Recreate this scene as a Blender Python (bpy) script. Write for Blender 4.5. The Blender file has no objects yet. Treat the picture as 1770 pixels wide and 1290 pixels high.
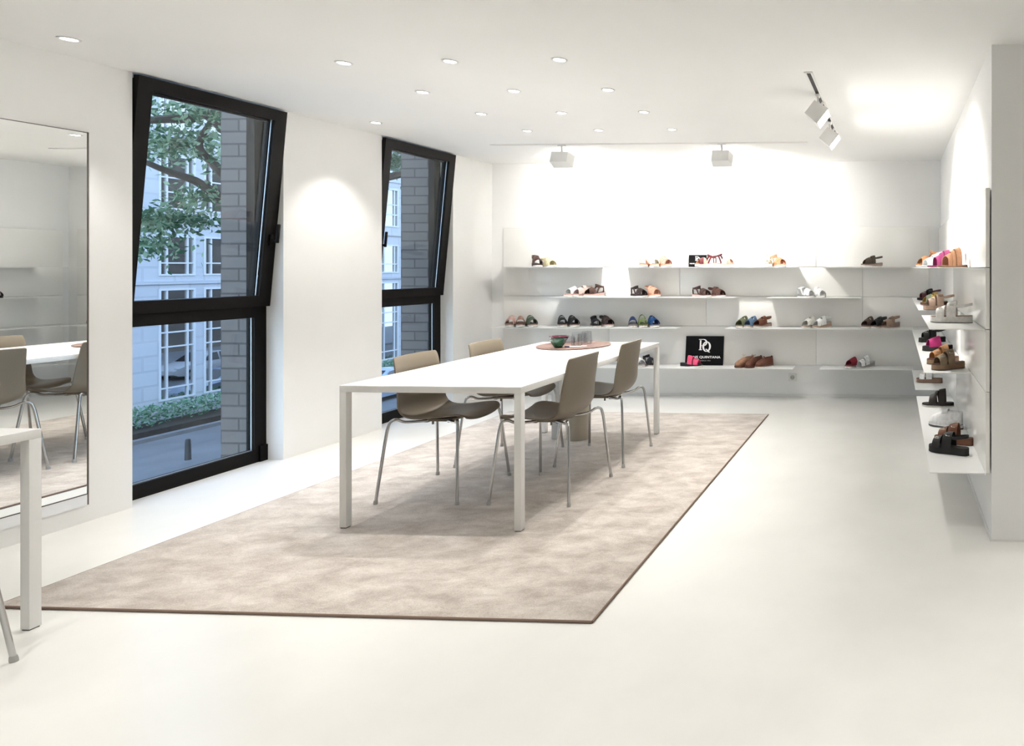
import bpy, bmesh, math, random
from mathutils import Vector, Matrix
import numpy as np
random.seed(7)
PI = math.pi
R = math.radians
C = bpy.context.scene.collection

# ------------------------------------------------------------------ camera
F, PX, PY, EYE = 1150.0, 1491.0, 461.0, 1.35
YAW = R(2.69)
cam_d = bpy.data.cameras.new('camera')
cam = bpy.data.objects.new('camera', cam_d); C.objects.link(cam)
cam.location = (0, 0, EYE); cam.rotation_euler = (R(90), 0, YAW)
cam_d.sensor_width = 36; cam_d.sensor_fit = 'HORIZONTAL'
cam_d.lens = 36*F/1770
cam_d.shift_x = (885-PX)/1770
cam_d.shift_y = -(645-PY)/1770
cam_d.clip_end = 400
bpy.context.scene.camera = cam

# ------------------------------------------------------------------ world, exposure
w = bpy.data.worlds.new('sky'); bpy.context.scene.world = w; w.use_nodes = True
nt = w.node_tree; bg = nt.nodes['Background']
tc = nt.nodes.new('ShaderNodeTexCoord'); sp = nt.nodes.new('ShaderNodeSeparateXYZ')
cr = nt.nodes.new('ShaderNodeValToRGB')
nt.links.new(tc.outputs['Generated'], sp.inputs[0]); nt.links.new(sp.outputs['Z'], cr.inputs[0]); nt.links.new(cr.outputs[0], bg.inputs[0])
cr.color_ramp.elements[0].color = (0.70, 0.85, 1.0, 1); cr.color_ramp.elements[1].color = (0.34, 0.54, 0.95, 1)
bg.inputs[1].default_value = 2.0
vs = bpy.context.scene.view_settings
vs.view_transform = 'Standard'; vs.look = 'None'; vs.gamma = 1; vs.use_curve_mapping = False
vs.exposure = 0.76
DOWN_W, WALLSPOT_W, SIDESPOT_W = 24.0, 12.5, 5.6

# ------------------------------------------------------------------ photo rays onto real surfaces
_c, _s = math.cos(YAW), math.sin(YAW)
def ray(px, py):
    r = (px-PX)/F; u = (PY-py)/F
    return Vector((-_s+r*_c, _c+r*_s, u))
def onz(px, py, z=0.0):
    d = ray(px, py); t = (z-EYE)/d.z; return Vector((d.x*t, d.y*t, z))
def onx(px, py, x):
    d = ray(px, py); t = x/d.x; return Vector((x, d.y*t, EYE+d.z*t))
def ony(px, py, y):
    d = ray(px, py); t = y/d.y; return Vector((d.x*t, y, EYE+d.z*t))

# ------------------------------------------------------------------ materials
MATS = {}
def mat(name, rgb, rough=0.5, metal=0.0, spec=0.5, noise=0.0, scale=20, bump=0.0, bscale=None, coat=0.0, trans=0.0):
    if name in MATS: return MATS[name]
    m = bpy.data.materials.new(name); m.use_nodes = True
    nt = m.node_tree; b = nt.nodes['Principled BSDF']
    b.inputs['Base Color'].default_value = (*rgb, 1)
    b.inputs['Roughness'].default_value = rough
    b.inputs['Metallic'].default_value = metal
    b.inputs['Specular IOR Level'].default_value = spec
    b.inputs['Coat Weight'].default_value = coat
    b.inputs['Transmission Weight'].default_value = trans
    t = nt.nodes.new('ShaderNodeTexCoord')
    if noise > 0:
        n = nt.nodes.new('ShaderNodeTexNoise'); n.inputs['Scale'].default_value = scale; n.inputs['Detail'].default_value = 4
        nt.links.new(t.outputs['Object'], n.inputs['Vector'])
        r = nt.nodes.new('ShaderNodeValToRGB')
        lo = [max(0, c*(1-noise)) for c in rgb]; hi = [min(1, c*(1+noise)) for c in rgb]
        r.color_ramp.elements[0].position = .3; r.color_ramp.elements[1].position = .7
        r.color_ramp.elements[0].color = (*lo, 1); r.color_ramp.elements[1].color = (*hi, 1)
        nt.links.new(n.outputs['Fac'], r.inputs[0]); nt.links.new(r.outputs[0], b.inputs['Base Color'])
    if bump > 0:
        n2 = nt.nodes.new('ShaderNodeTexNoise'); n2.inputs['Scale'].default_value = bscale or scale*4; n2.inputs['Detail'].default_value = 3
        nt.links.new(t.outputs['Object'], n2.inputs['Vector'])
        bp = nt.nodes.new('ShaderNodeBump'); bp.inputs['Strength'].default_value = bump; bp.inputs['Distance'].default_value = .004
        nt.links.new(n2.outputs['Fac'], bp.inputs['Height']); nt.links.new(bp.outputs[0], b.inputs['Normal'])
    MATS[name] = m; return m
def emit(name, rgb, s):
    m = bpy.data.materials.new(name); m.use_nodes = True; nt = m.node_tree; b = nt.nodes['Principled BSDF']
    b.inputs['Base Color'].default_value = (0.8, 0.8, 0.8, 1)
    b.inputs['Emission Color'].default_value = (*rgb, 1); b.inputs['Emission Strength'].default_value = s
    return m
def pane_mat(name, tint, f0, k=1.0):
    m = bpy.data.materials.new(name); m.use_nodes = True; nt = m.node_tree; nt.nodes.clear()
    o = nt.nodes.new('ShaderNodeOutputMaterial'); mx = nt.nodes.new('ShaderNodeMixShader')
    tr = nt.nodes.new('ShaderNodeBsdfTransparent'); gl = nt.nodes.new('ShaderNodeBsdfGlossy'); lw = nt.nodes.new('ShaderNodeLayerWeight')
    tr.inputs[0].default_value = (*tint, 1); gl.inputs['Roughness'].default_value = 0.0; lw.inputs['Blend'].default_value = .5
    pw = nt.nodes.new('ShaderNodeMath'); pw.operation = 'POWER'; pw.inputs[1].default_value = 5
    ad = nt.nodes.new('ShaderNodeMath'); ad.operation = 'MULTIPLY_ADD'; ad.use_clamp = True; ad.inputs[1].default_value = k*(1-f0); ad.inputs[2].default_value = f0
    nt.links.new(lw.outputs['Facing'], pw.inputs[0]); nt.links.new(pw.outputs[0], ad.inputs[0]); nt.links.new(ad.outputs[0], mx.inputs[0])
    nt.links.new(tr.outputs[0], mx.inputs[1]); nt.links.new(gl.outputs[0], mx.inputs[2]); nt.links.new(mx.outputs[0], o.inputs[0])
    return m
M_WALL = mat('wall_paint', (0.88, 0.875, 0.86), .8, noise=.012, scale=3, bump=.06, bscale=90)
M_CEIL = mat('ceiling_paint', (0.86, 0.855, 0.84), .85, noise=.01, scale=2, bump=.04, bscale=80)
M_PANEL = mat('lacquered_panel', (0.885, 0.872, 0.838), .17, spec=.5, noise=.01, scale=2)
M_SHELF = mat('lacquered_shelf', (0.9, 0.9, 0.885), .3, spec=.4)
M_TABLE = mat('white_table_laminate', (0.87, 0.865, 0.85), .35, noise=.01, scale=5, bump=.03, bscale=120)
M_BLACK = mat('black_anodised_frame', (0.005, 0.004, 0.0035), .5, spec=.12)
M_CHROME = mat('chrome', (0.5, 0.5, 0.5), .15, metal=1)
M_GLIDE = mat('grey_plastic_glide', (0.42, 0.42, 0.40), .5)
M_SHELL = mat('taupe_chair_plastic', (0.185, 0.152, 0.11), .33, spec=.45, bump=.05, bscale=300)
M_BRACKET = mat('taupe_bracket', (0.2, 0.165, 0.12), .45)
M_GLASS = pane_mat('window_glass', (0.94, 0.97, 0.975), .022, .6)
M_MIRROR = mat('mirror_silver', (0.86, 0.87, 0.86), .0, metal=1)
M_LAMP = mat('white_lamp_housing', (0.80, 0.79, 0.77), .45)
M_RING = mat('white_lamp_ring', (0.7, 0.7, 0.68), .4)
M_LENS = emit('lamp_lens', (1, 0.97, 0.92), 14)
M_LENS2 = emit('flood_lens', (1, 0.985, 0.95), 20)
M_DARK = mat('dark_slot', (0.03, 0.03, 0.03), .6)

# floor: poured resin, cloudy
M_FLOOR = mat('poured_resin_floor', (0.80, 0.79, 0.755), .26, spec=.5, noise=.035, scale=2.2, bump=.02, bscale=30)
# rug
def rug_material():
    m = bpy.data.materials.new('rug_pile'); m.use_nodes = True; nt = m.node_tree; b = nt.nodes['Principled BSDF']
    b.inputs['Roughness'].default_value = .95; b.inputs['Specular IOR Level'].default_value = .1
    b.inputs['Sheen Weight'].default_value = .25
    t = nt.nodes.new('ShaderNodeTexCoord')
    mp = nt.nodes.new('ShaderNodeMapping'); mp.inputs['Rotation'].default_value = (0, 0, .7); mp.inputs['Scale'].default_value = (1.0, 1.7, 1)
    n = nt.nodes.new('ShaderNodeTexNoise'); n.inputs['Scale'].default_value = 5.2; n.inputs['Detail'].default_value = 8; n.inputs['Roughness'].default_value = .68; n.inputs['Distortion'].default_value = .35
    nt.links.new(t.outputs['Object'], mp.inputs[0]); nt.links.new(mp.outputs[0], n.inputs['Vector'])
    r = nt.nodes.new('ShaderNodeValToRGB'); e = r.color_ramp.elements
    e[0].position = .34; e[0].color = (0.40, 0.345, 0.30, 1); e[1].position = .66; e[1].color = (0.66, 0.605, 0.55, 1)
    nt.links.new(n.outputs['Fac'], r.inputs[0])
    g = nt.nodes.new('ShaderNodeTexNoise'); g.inputs['Scale'].default_value = 230; g.inputs['Detail'].default_value = 2
    nt.links.new(t.outputs['Object'], g.inputs['Vector'])
    mx = nt.nodes.new('ShaderNodeMixRGB'); mx.blend_type = 'OVERLAY'; mx.inputs[0].default_value = .35
    nt.links.new(r.outputs[0], mx.inputs[1]); nt.links.new(g.outputs['Fac'], mx.inputs[2]); nt.links.new(mx.outputs[0], b.inputs['Base Color'])
    bp = nt.nodes.new('ShaderNodeBump'); bp.inputs['Strength'].default_value = .5; bp.inputs['Distance'].default_value = .004
    nt.links.new(g.outputs['Fac'], bp.inputs['Height']); nt.links.new(bp.outputs[0], b.inputs['Normal'])
    return m
M_RUG = rug_material()
M_RUGEDGE = mat('rug_binding', (0.22, 0.15, 0.115), .9, bump=.3, bscale=300)
def block_material(name, c1, c2, mortar, bw, bh, axis='XZ'):
    m = bpy.data.materials.new(name); m.use_nodes = True; nt = m.node_tree; b = nt.nodes['Principled BSDF']
    b.inputs['Roughness'].default_value = .9
    t = nt.nodes.new('ShaderNodeTexCoord'); s = nt.nodes.new('ShaderNodeSeparateXYZ'); cb = nt.nodes.new('ShaderNodeCombineXYZ')
    nt.links.new(t.outputs['Object'], s.inputs[0])
    ad = nt.nodes.new('ShaderNodeMath'); nt.links.new(s.outputs['X'], ad.inputs[0]); nt.links.new(s.outputs['Y'], ad.inputs[1])
    nt.links.new(ad.outputs[0], cb.inputs[0]); nt.links.new(s.outputs['Z'], cb.inputs[1])
    k = nt.nodes.new('ShaderNodeTexBrick'); nt.links.new(cb.outputs[0], k.inputs['Vector'])
    k.inputs['Color1'].default_value = (*c1, 1); k.inputs['Color2'].default_value = (*c2, 1); k.inputs['Mortar'].default_value = (*mortar, 1)
    k.inputs['Scale'].default_value = 1; k.inputs['Brick Width'].default_value = bw; k.inputs['Row Height'].default_value = bh
    k.inputs['Mortar Size'].default_value = .02*bh*4; k.inputs['Mortar Smooth'].default_value = .2
    nt.links.new(k.outputs['Color'], b.inputs['Base Color'])
    bp = nt.nodes.new('ShaderNodeBump'); bp.inputs['Strength'].default_value = .6; bp.inputs['Distance'].default_value = .006; bp.invert = True
    nt.links.new(k.outputs['Fac'], bp.inputs['Height']); nt.links.new(bp.outputs[0], b.inputs['Normal'])
    return m
M_BLOCK = block_material('grey_block_masonry', (0.165, 0.15, 0.14), (0.145, 0.132, 0.122), (0.085, 0.078, 0.072), .27, .089)

# ------------------------------------------------------------------ object helpers
def tag(o, label=None, cat=None, group=None, kind=None):
    if label: o['label'] = label
    if cat: o['category'] = cat
    if group: o['group'] = group
    if kind: o['kind'] = kind
    return o
def empty(name, loc=(0, 0, 0), rz=0.0, label=None, cat=None, group=None, kind=None, parent=None):
    o = bpy.data.objects.new(name, None); C.objects.link(o); o.location = loc; o.rotation_euler = (0, 0, rz)
    o.empty_display_size = .1
    if parent: o.parent = parent
    return tag(o, label, cat, group, kind)
def link(name, bm, m, parent=None, smooth=False, loc=None):
    bmesh.ops.recalc_face_normals(bm, faces=bm.faces)
    me = bpy.data.meshes.new(name); bm.to_mesh(me); bm.free()
    for mm in (m if isinstance(m, (list, tuple)) else [m]): me.materials.append(mm)
    if smooth:
        for p in me.polygons: p.use_smooth = True
        try: me.set_sharp_from_angle(angle=R(38))
        except Exception: pass
    o = bpy.data.objects.new(name, me); C.objects.link(o)
    if parent: o.parent = parent
    if loc is not None: o.location = loc
    return o
def box(bm, x0, x1, y0, y1, z0, z1, bev=0.0, mtx=None):
    cs = [Vector((x, y, z)) for x in (x0, x1) for y in (y0, y1) for z in (z0, z1)]
    if mtx is not None: cs = [mtx @ c for c in cs]
    v = [bm.verts.new(c) for c in cs]
    fs = [bm.faces.new([v[i] for i in f]) for f in ((0, 1, 3, 2), (4, 6, 7, 5), (0, 4, 5, 1), (2, 3, 7, 6), (0, 2, 6, 4), (1, 5, 7, 3))]
    if bev > 0:
        es = list({e for f in fs for e in f.edges})
        bmesh.ops.bevel(bm, geom=es, offset=bev, segments=2, affect='EDGES', profile=.5)
    return bm
def mbox(name, x0, x1, y0, y1, z0, z1, m, parent=None, bev=0.0):
    bm = bmesh.new(); box(bm, x0, x1, y0, y1, z0, z1, bev); return link(name, bm, m, parent, smooth=bev > 0)
def tube(bm, pts, r, seg=10, cap=True):
    pts = [Vector(p) for p in pts]; n = len(pts); rs = r if isinstance(r, (list, tuple)) else [r]*n
    T = []
    for i in range(n):
        a = pts[max(0, i-1)]; b = pts[min(n-1, i+1)]; T.append((b-a).normalized())
    u = T[0].orthogonal().normalized(); rings = []
    for i in range(n):
        if i > 0:
            u = (u - T[i]*u.dot(T[i]))
            u = u.normalized() if u.length > 1e-6 else T[i].orthogonal().normalized()
        v = T[i].cross(u)
        rings.append([bm.verts.new(pts[i]+(u*math.cos(2*PI*k/seg)+v*math.sin(2*PI*k/seg))*rs[i]) for k in range(seg)])
    for i in range(n-1):
        for k in range(seg):
            bm.faces.new((rings[i][k], rings[i][(k+1) % seg], rings[i+1][(k+1) % seg], rings[i+1][k]))
    if cap: bm.faces.new(rings[0][::-1]); bm.faces.new(rings[-1])
def lathe(bm, prof, seg=24, cx=0, cy=0, sx=1, sy=1, close=True):
    rings = []
    for r, z in prof:
        if r < 1e-5: rings.append([bm.verts.new((cx, cy, z))])
        else: rings.append([bm.verts.new((cx+r*sx*math.cos(2*PI*k/seg), cy+r*sy*math.sin(2*PI*k/seg), z)) for k in range(seg)])
    for a, b in zip(rings, rings[1:]):
        for k in range(seg):
            k2 = (k+1) % seg
            if len(a) == 1 and len(b) == 1: break
            if len(a) == 1: bm.faces.new((a[0], b[k2], b[k]))
            elif len(b) == 1: bm.faces.new((a[k], a[k2], b[0]))
            else: bm.faces.new((a[k], a[k2], b[k2], b[k]))
    if close:
        if len(rings[0]) > 1: bm.faces.new(rings[0][::-1])
        if len(rings[-1]) > 1: bm.faces.new(rings[-1])
def bezier(pts, n=8):
    """Catmull-Rom through points."""
    P = [Vector(p) for p in pts]; P = [P[0]]+P+[P[-1]]; out = []
    for i in range(1, len(P)-2):
        for k in range(n):
            t = k/n; a, b, c, d = P[i-1], P[i], P[i+1], P[i+2]
            out.append(.5*((2*b)+(c-a)*t+(2*a-5*b+4*c-d)*t*t+(3*b-a-3*c+d)*t**3))
    out.append(P[-2]); return out
def dup(o, parent=None):
    c = o.copy(); C.objects.link(c); c.parent = parent
    if parent is not None: c.matrix_parent_inverse = Matrix()
    for ch in list(o.children): dup(ch, c)
    return c

# ================================================================== THE ROOM
XL, XR, YB, YF, CH = -4.26, 0.48, 6.87, 3.295, 2.44
XO = -4.45            # outside of the left wall
YR, XE = -3.4, 3.2    # rear wall, far right wall
S = 'structure'
tag(mbox('floor', XO, XE+.15, YR-.15, YB+.15, -.25, 0, M_FLOOR), kind=S)
tag(mbox('ceiling', XO-.02, XE+.15, YR-.15, YB+.15, CH, CH+.3, M_CEIL), kind=S)
tag(mbox('wall_back', XO, XR+.15, YB, YB+.15, 0, CH, M_WALL), kind=S)
W1, W2 = (3.53, 4.453), (5.347, 6.243)
bm = bmesh.new()
for y0, y1 in ((YR-.15, W1[0]), (W1[1], W2[0]), (W2[1], YB)):
    box(bm, XO, XL, y0, y1, 0, CH)
tag(link('wall_left', bm, M_WALL), kind=S)
bm = bmesh.new(); box(bm, XR, XR+.15, YF+.15, YB, 0, CH); tag(link('wall_right', bm, M_WALL), kind=S)
bm = bmesh.new(); box(bm, XR, XE+.15, YF, YF+.15, 0, CH); tag(link('wall_front', bm, M_WALL), kind=S)
bm = bmesh.new(); box(bm, XE, XE+.15, YR-.15, YF, 0, CH); tag(link('wall_side', bm, M_WALL), kind=S)
bm = bmesh.new(); box(bm, XL, XE, YR-.15, YR, 0, CH); tag(link('wall_rear', bm, M_WALL), kind=S)
M_BASE = mat('painted_baseboard', (0.8, 0.79, 0.77), .5)
tag(mbox('baseboard_right', XR-.008, XR, YF, YB, 0, .022, M_BASE), kind=S)
tag(mbox('baseboard_front', XR-.008, XE, YF-.003, YF, 0, .012, M_BASE), kind=S)
tag(mbox('baseboard_back', XL, XR-.008, YB-.01, YB, 0, .03, M_BASE), kind=S)

# windows: fixed outer frame, transom, a lower fixed pane and a tilted upper sash
def frame_rect(bm, x0, x1, y0, y1, z0, z1, wy0, wy1, wz0, wz1):
    box(bm, x0, x1, y0, y0+wy0, z0, z1); box(bm, x0, x1, y1-wy1, y1, z0, z1)
    box(bm, x0, x1, y0+wy0, y1-wy1, z0, z0+wz0); box(bm, x0, x1, y0+wy0, y1-wy1, z1-wz1, z1)
def window(name, Y, hside):
    y0, y1 = Y; xi = -4.385; e = empty(name, (0, 0, 0), kind=S)
    bm = bmesh.new()
    frame_rect(bm, XO+.005, xi, y0, y1, 0.0, CH, .05, .085, .085, .05)
    box(bm, XO+.005, xi, y0+.05, y1-.085, 1.0, 1.085)
    box(bm, XO+.005, xi+.012, y1-.055, y1, 0, .11)      # little drip block at the foot of the jamb
    f = link('window_frame', bm, M_BLACK, e)
    bm = bmesh.new(); box(bm, -4.43, -4.41, y0+.05, y1-.085, .085, 1.0); link('pane', bm, M_GLASS, f)
    # aluminium glazing bead catching the light
    bm = bmesh.new(); box(bm, -4.408, -4.402, y1-.092, y1-.0855, .085, 1.0); box(bm, -4.408, -4.402, y0+.05, y1-.092, .085, .09)
    link('glazing_bead', bm, mat('bead', (0.45, 0.5, 0.55), .4, metal=.6), f)
    # sash hinged on its bottom edge
    h = CH-.008-1.075; tilt = math.atan2(.128, h)
    sash = empty('sash', (xi, 0, 1.078), 0, parent=e); sash.rotation_euler = (0, tilt, 0)
    bm = bmesh.new(); t = .062
    frame_rect(bm, -.0, t-.03, y0+.005, y1-.005, 0, h, .075, .085, .075, .075)
    frame_rect(bm, -.035, 0, y0+.03, y1-.03, .01, h-.03, .06, .07, .06, .06)
    link('sash_frame', bm, M_BLACK, sash)
    bm = bmesh.new(); box(bm, -.012, .004, y0+.08, y1-.09, .075, h-.075); link('pane', bm, M_GLASS, sash)
    bm = bmesh.new(); box(bm, .006, .012, y1-.097, y1-.0905, .075, h-.075); link('glazing_bead', bm, MATS['bead'], sash)
    bm = bmesh.new(); hy = (y1-.045) if hside > 0 else (y0+.04); hz = .46
    box(bm, t-.03, t-.018, hy-.014, hy+.014, hz-.04, hz+.04, .003)
    tube(bm, [(t-.02, hy, hz), (t+.02, hy, hz)], .009, 10)
    box(bm, t+.012, t+.026, hy-.010, hy+.010, hz-.015, hz+.115, .004)
    link('handle', bm, M_BLACK, sash, smooth=True)
    return e
window('window_1', W1, 1); window('window_2', W2, -1)

# masonry piers standing outside between the windows
for k, (y0, y1) in enumerate(((4.53, 5.27), (6.32, 7.2))):
    bm = bmesh.new(); box(bm, -4.80 if k == 0 else -4.84, XO-.03, y0, y1, -5.3, 6.5)
    tag(link('trim_%d' % (k+1), bm, M_BLOCK), kind=S)

bm = bmesh.new()
box(bm, XO-.03, XO-.0, -12, 60, -5.3, -.26); box(bm, XO-.03, XO-.0, -12, 60, CH+.32, 12); box(bm, XO-.03, XO-.0, -12, YR-.2, -.26, CH+.32); box(bm, XO-.03, XO, YB+.2, 60, -.26, CH+.32)
tag(link('wall_outside', bm, M_BLOCK), kind=S)

# ================================================================== CEILING LAMPS
def area(name, loc, rot, power, sx, sy, parent=None, spread=PI, color=(1, .973, .928)):
    l = bpy.data.lights.new(name, 'AREA'); l.shape = 'RECTANGLE'; l.size = sx; l.size_y = sy; l.energy = power; l.spread = spread; l.color = color
    o = bpy.data.objects.new(name, l); C.objects.link(o); o.location = loc; o.rotation_euler = rot
    if parent: o.parent = parent
    return o
def spot(name, loc, power, angle, blend, radius, parent=None, color=(1, .973, .928)):
    l = bpy.data.lights.new(name, 'SPOT'); l.energy = power; l.spot_size = angle; l.spot_blend = blend; l.shadow_soft_size = radius; l.color = color
    o = bpy.data.objects.new(name, l); C.objects.link(o); o.location = loc
    if parent: o.parent = parent
    return o
def make_downlight():
    e = empty('downlight', (0, 0, 0))
    bm = bmesh.new(); lathe(bm, [(.030, .0), (.041, -.001), (.041, -.003), (.031, -.005), (.028, -.002), (.028, .0)], 32, close=False); link('trim_ring', bm, M_RING, e, smooth=True)
    bm = bmesh.new(); lathe(bm, [(0, -.0035), (.020, -.0045), (.0268, -.003), (.0268, -.0005), (0, -.0005)], 28, close=False); link('lens', bm, M_LENS, e, smooth=True)
    spot('downlight_beam', (0, 0, -.012), DOWN_W, R(88), .55, .026, e)
    return e
dl0 = make_downlight(); dl_used = False
def downlight(x, y, label, group):
    global dl_used
    o = dl0 if not dl_used else dup(dl0); dl_used = True
    o.location = (x, y, CH); tag(o, label, 'ceiling light', group); return o
rows_n = ['front row', 'second row', 'third row', 'back row']; cols_n = ['left', 'middle', 'right']
for j, y in enumerate((3.42, 4.015, 4.605, 5.20)):
    for i, x in enumerate((-2.935, -2.35, -1.757)):
        downlight(x, y, 'recessed ceiling spotlight in the %s column, %s of the four-row grid over the table' % (cols_n[i], rows_n[j]), 'recessed spotlights in the ceiling grid')
downlight(-3.94, 3.00, 'round recessed ceiling spotlight close to the window wall above the tall mirror', 'recessed spotlights along the window wall')
downlight(-3.91, 4.85, 'round recessed ceiling spotlight close to the wall between the two black windows', 'recessed spotlights along the window wall')
REAR = ('first beside the mirror', 'second beside the mirror', 'over the second table, left', 'over the second table, right', 'over the near end of the second table, left', 'over the near end of the second table, right', 'rear left', 'rear middle', 'rear right', 'right of the viewer', 'added as fill just behind the viewer', 'added as fill far right of the viewer', 'added to brighten the plain front wall, left', 'added to brighten the plain front wall, right', 'added as floor fill left of the viewer, nearer the table', 'added as floor fill left of the viewer, nearer the rear wall')
for k, (x, y) in enumerate(((-3.94, 1.15), (-3.94, -.7), (-2.9, 1.3), (-2.2, 1.3), (-2.9, .2), (-2.2, .2), (-2.9, -1.2), (-1.2, -1.2), (1.6, -.6), (1.6, 1.6), (.4, .9), (2.4, .6), (1.0, 1.95), (2.0, 2.3), (-.45, 2.2), (-.45, .6))):  # lamps from just behind the viewer onward are unseen, added as fill light
    downlight(x, y, 'recessed ceiling spotlight out of view, '+REAR[k], 'recessed spotlights behind the viewer')

# tracks
def track(label, x0, x1, y0, y1):
    e = empty('lighting_track', ((x0+x1)/2, (y0+y1)/2, CH), label=label, cat='light track')
    hx, hy = (x1-x0)/2, (y1-y0)/2
    bm = bmesh.new(); wv = .012
    if hx > hy:
        box(bm, -hx, hx, -hy, -hy+wv, -.006, 0); box(bm, -hx, hx, hy-wv, hy, -.006, 0)
        box(bm, -hx, -hx+wv, -hy+wv, hy-wv, -.006, 0); box(bm, hx-wv, hx, -hy+wv, hy-wv, -.006, 0)
    else:
        box(bm, -hx, -hx+wv, -hy, hy, -.006, 0); box(bm, hx-wv, hx, -hy, hy, -.006, 0)
        box(bm, -hx+wv, hx-wv, -hy, -hy+wv, -.006, 0); box(bm, -hx+wv, hx-wv, hy-wv, hy, -.006, 0)
    link('rail', bm, M_LAMP, e)
    bm = bmesh.new(); box(bm, -hx+wv, hx-wv, -hy+wv, hy-wv, -.0015, 0); link('slot', bm, M_DARK, e)
    return e
track('long white recessed lighting track across the ceiling in front of the back wall', -3.60, -.75, 5.775, 5.812)
track('white recessed lighting track running towards the back near the right wall', -.503, -.455, 3.70, 5.45)
def floodlight(x, y, rz, tilt, label, group, power, drop=.075, spread=118):
    """box flood; faces local +Y, tilted down"""
    e = empty('track_floodlight', (x, y, CH-.006), rz, label, 'spotlight', group)
    bm = bmesh.new(); box(bm, -.035, .035, -.012, .012, -.012, 0, .002); tube(bm, [(0, 0, -.01), (0, 0, -drop-.02)], .007, 10); link('mount', bm, M_LAMP, e, smooth=True)
    hd = empty('lamp_head', (0, 0, -drop-.055), parent=e); hd.rotation_euler = (-tilt, 0, 0)
    bm = bmesh.new()
    # tapered housing open at the front
    b = [(-.075, -.05), (.075, -.05), (.075, .05), (-.075, .05)]; f = [(-.088, -.058), (.088, -.058), (.088, .058), (-.088, .058)]
    vb = [bm.verts.new((p[0], -.055, p[1])) for p in b]; vf = [bm.verts.new((p[0], .05, p[1])) for p in f]
    vi = [bm.verts.new((p[0]*.93, .05, p[1]*.9)) for p in f]; vj = [bm.verts.new((p[0]*.9, .035, p[1]*.87)) for p in f]
    bm.faces.new(vb[::-1])
    for k in range(4):
        k2 = (k+1) % 4; bm.faces.new((vb[k], vb[k2], vf[k2], vf[k])); bm.faces.new((vf[k], vf[k2], vi[k2], vi[k])); bm.faces.new((vi[k], vi[k2], vj[k2], vj[k]))
    bm.faces.new(vj)
    link('housing', bm, M_LAMP, hd)
    bm = bmesh.new(); box(bm, -.079, .079, .036, .047, -.050, .050); link('lens', bm, M_LENS2, hd)
    bm = bmesh.new()
    tube(bm, [(-.0, -.02, .055), (0, -.02, .085)], .009, 8); link('swivel', bm, M_LAMP, hd, smooth=True)
    a = area('flood_beam', (0, .056, 0), (R(90), 0, 0), power, .15, .095, hd, R(spread))
    return e
floodlight(-2.955, 5.793, 0, R(18), 'white box floodlight hanging on the back track, the left one of the pair', 'floodlights on the back track', WALLSPOT_W)
floodlight(-1.515, 5.793, 0, R(18), 'white box floodlight hanging on the back track, the right one of the pair', 'floodlights on the back track', WALLSPOT_W)
floodlight(-.479, 4.18, -R(90), R(38), 'lit white box floodlight on the right track, nearer one aimed at the right wall', 'floodlights on the right track', SIDESPOT_W, .068, 88)
floodlight(-.479, 4.98, -R(90), R(38), 'lit white box floodlight on the right track, farther and lower in view', 'floodlights on the right track', SIDESPOT_W, .068, 88)

# ================================================================== PANELS AND SHELVES
Z1, Z2, Z3, Z4, ZT = 1.345, 1.040, 0.730, 0.330, 1.760
YP = 6.85   # face of the back panels
XPn = 0.452  # face of the right panels
SD = .275
def panel_back(x0, x1, z0, z1, label):
    e = mbox('wall_panel', x0+.0015, x1-.0015, YP, YP+.018, z0+.002, z1-.002, M_PANEL, bev=.001)
    tag(e, label, 'wall panel', 'white display panels on the back wall')
PX0, PX1 = -4.126, .356
for z0, z1, xs, nm in ((Z1, ZT, (PX0, -2.46, -.801, PX1), 'top'), (Z2, Z1, (PX0, -2.233, -.322, PX1), 'second'),
                       (Z3, Z2, (PX0, -1.952, -.322, PX1), 'third'), (Z4, Z3, (PX0, -2.984, -.801, PX1), 'lowest')):
    n = len(xs)-1
    for i in range(n):
        panel_back(xs[i], xs[i+1], z0, z1, 'glossy white back wall display panel, %s of three in the %s row' % (['left', 'middle', 'right'][i], nm))
for z0, z1, ys, nm in ((Z1, ZT-.02, (3.30, 4.9, 6.80), 'top'), (Z2, Z1, (3.30, 5.1, 6.80), 'second'), (Z3, Z2, (3.30, 4.55, 6.80), 'third'), (Z4, Z3, (3.30, 4.85, 6.80), 'lowest')):
    for i in range(2):
        o = mbox('wall_panel', XPn, XPn+.02, ys[i]+.0015, ys[i+1]-.0015, z0+.002, z1-.002, M_PANEL, bev=.001)
        tag(o, 'glossy white right wall display panel, %s one in the %s row' % (['nearer', 'farther'][i], nm), 'wall panel', 'white display panels on the right wall')
def shelf_back(x0, x1, z, label):
    e = empty('wall_shelf', ((x0+x1)/2, YP, z), label=label, cat='shelf', group='thin white shelves on the back wall')
    h = (x1-x0)/2
    bm = bmesh.new(); box(bm, -h, h, -SD, 0, -.004, 0); link('shelf_board', bm, M_SHELF, e)
    bm = bmesh.new(); box(bm, -h, h, -.003, -.0002, -.010, -.004); link('fixing_lip', bm, M_SHELF, e)
yf = YP-SD
def xf(px): return ony(px, 500, yf).x
names = {Z1: 'top', Z2: 'second', Z3: 'third', Z4: 'lowest'}
for z, segs in ((Z1, ((847, 1022), (1066, 1374), (1420, 1580))), (Z2, ((948, 1268), (1325, 1488))),
                (Z3, ((847, 1167), (1252, 1579))), (Z4, ((905, 1370), (1416, 1579)))):
    for i, (a, b) in enumerate(segs):
        side = (['left', 'middle', 'right'] if len(segs) == 3 else ['left', 'right'])[i]
        shelf_back(max(xf(a), XL+.005), xf(b), z, 'thin white metal shelf on the back wall, %s one at the %s level' % (side, names[z]))
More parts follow.
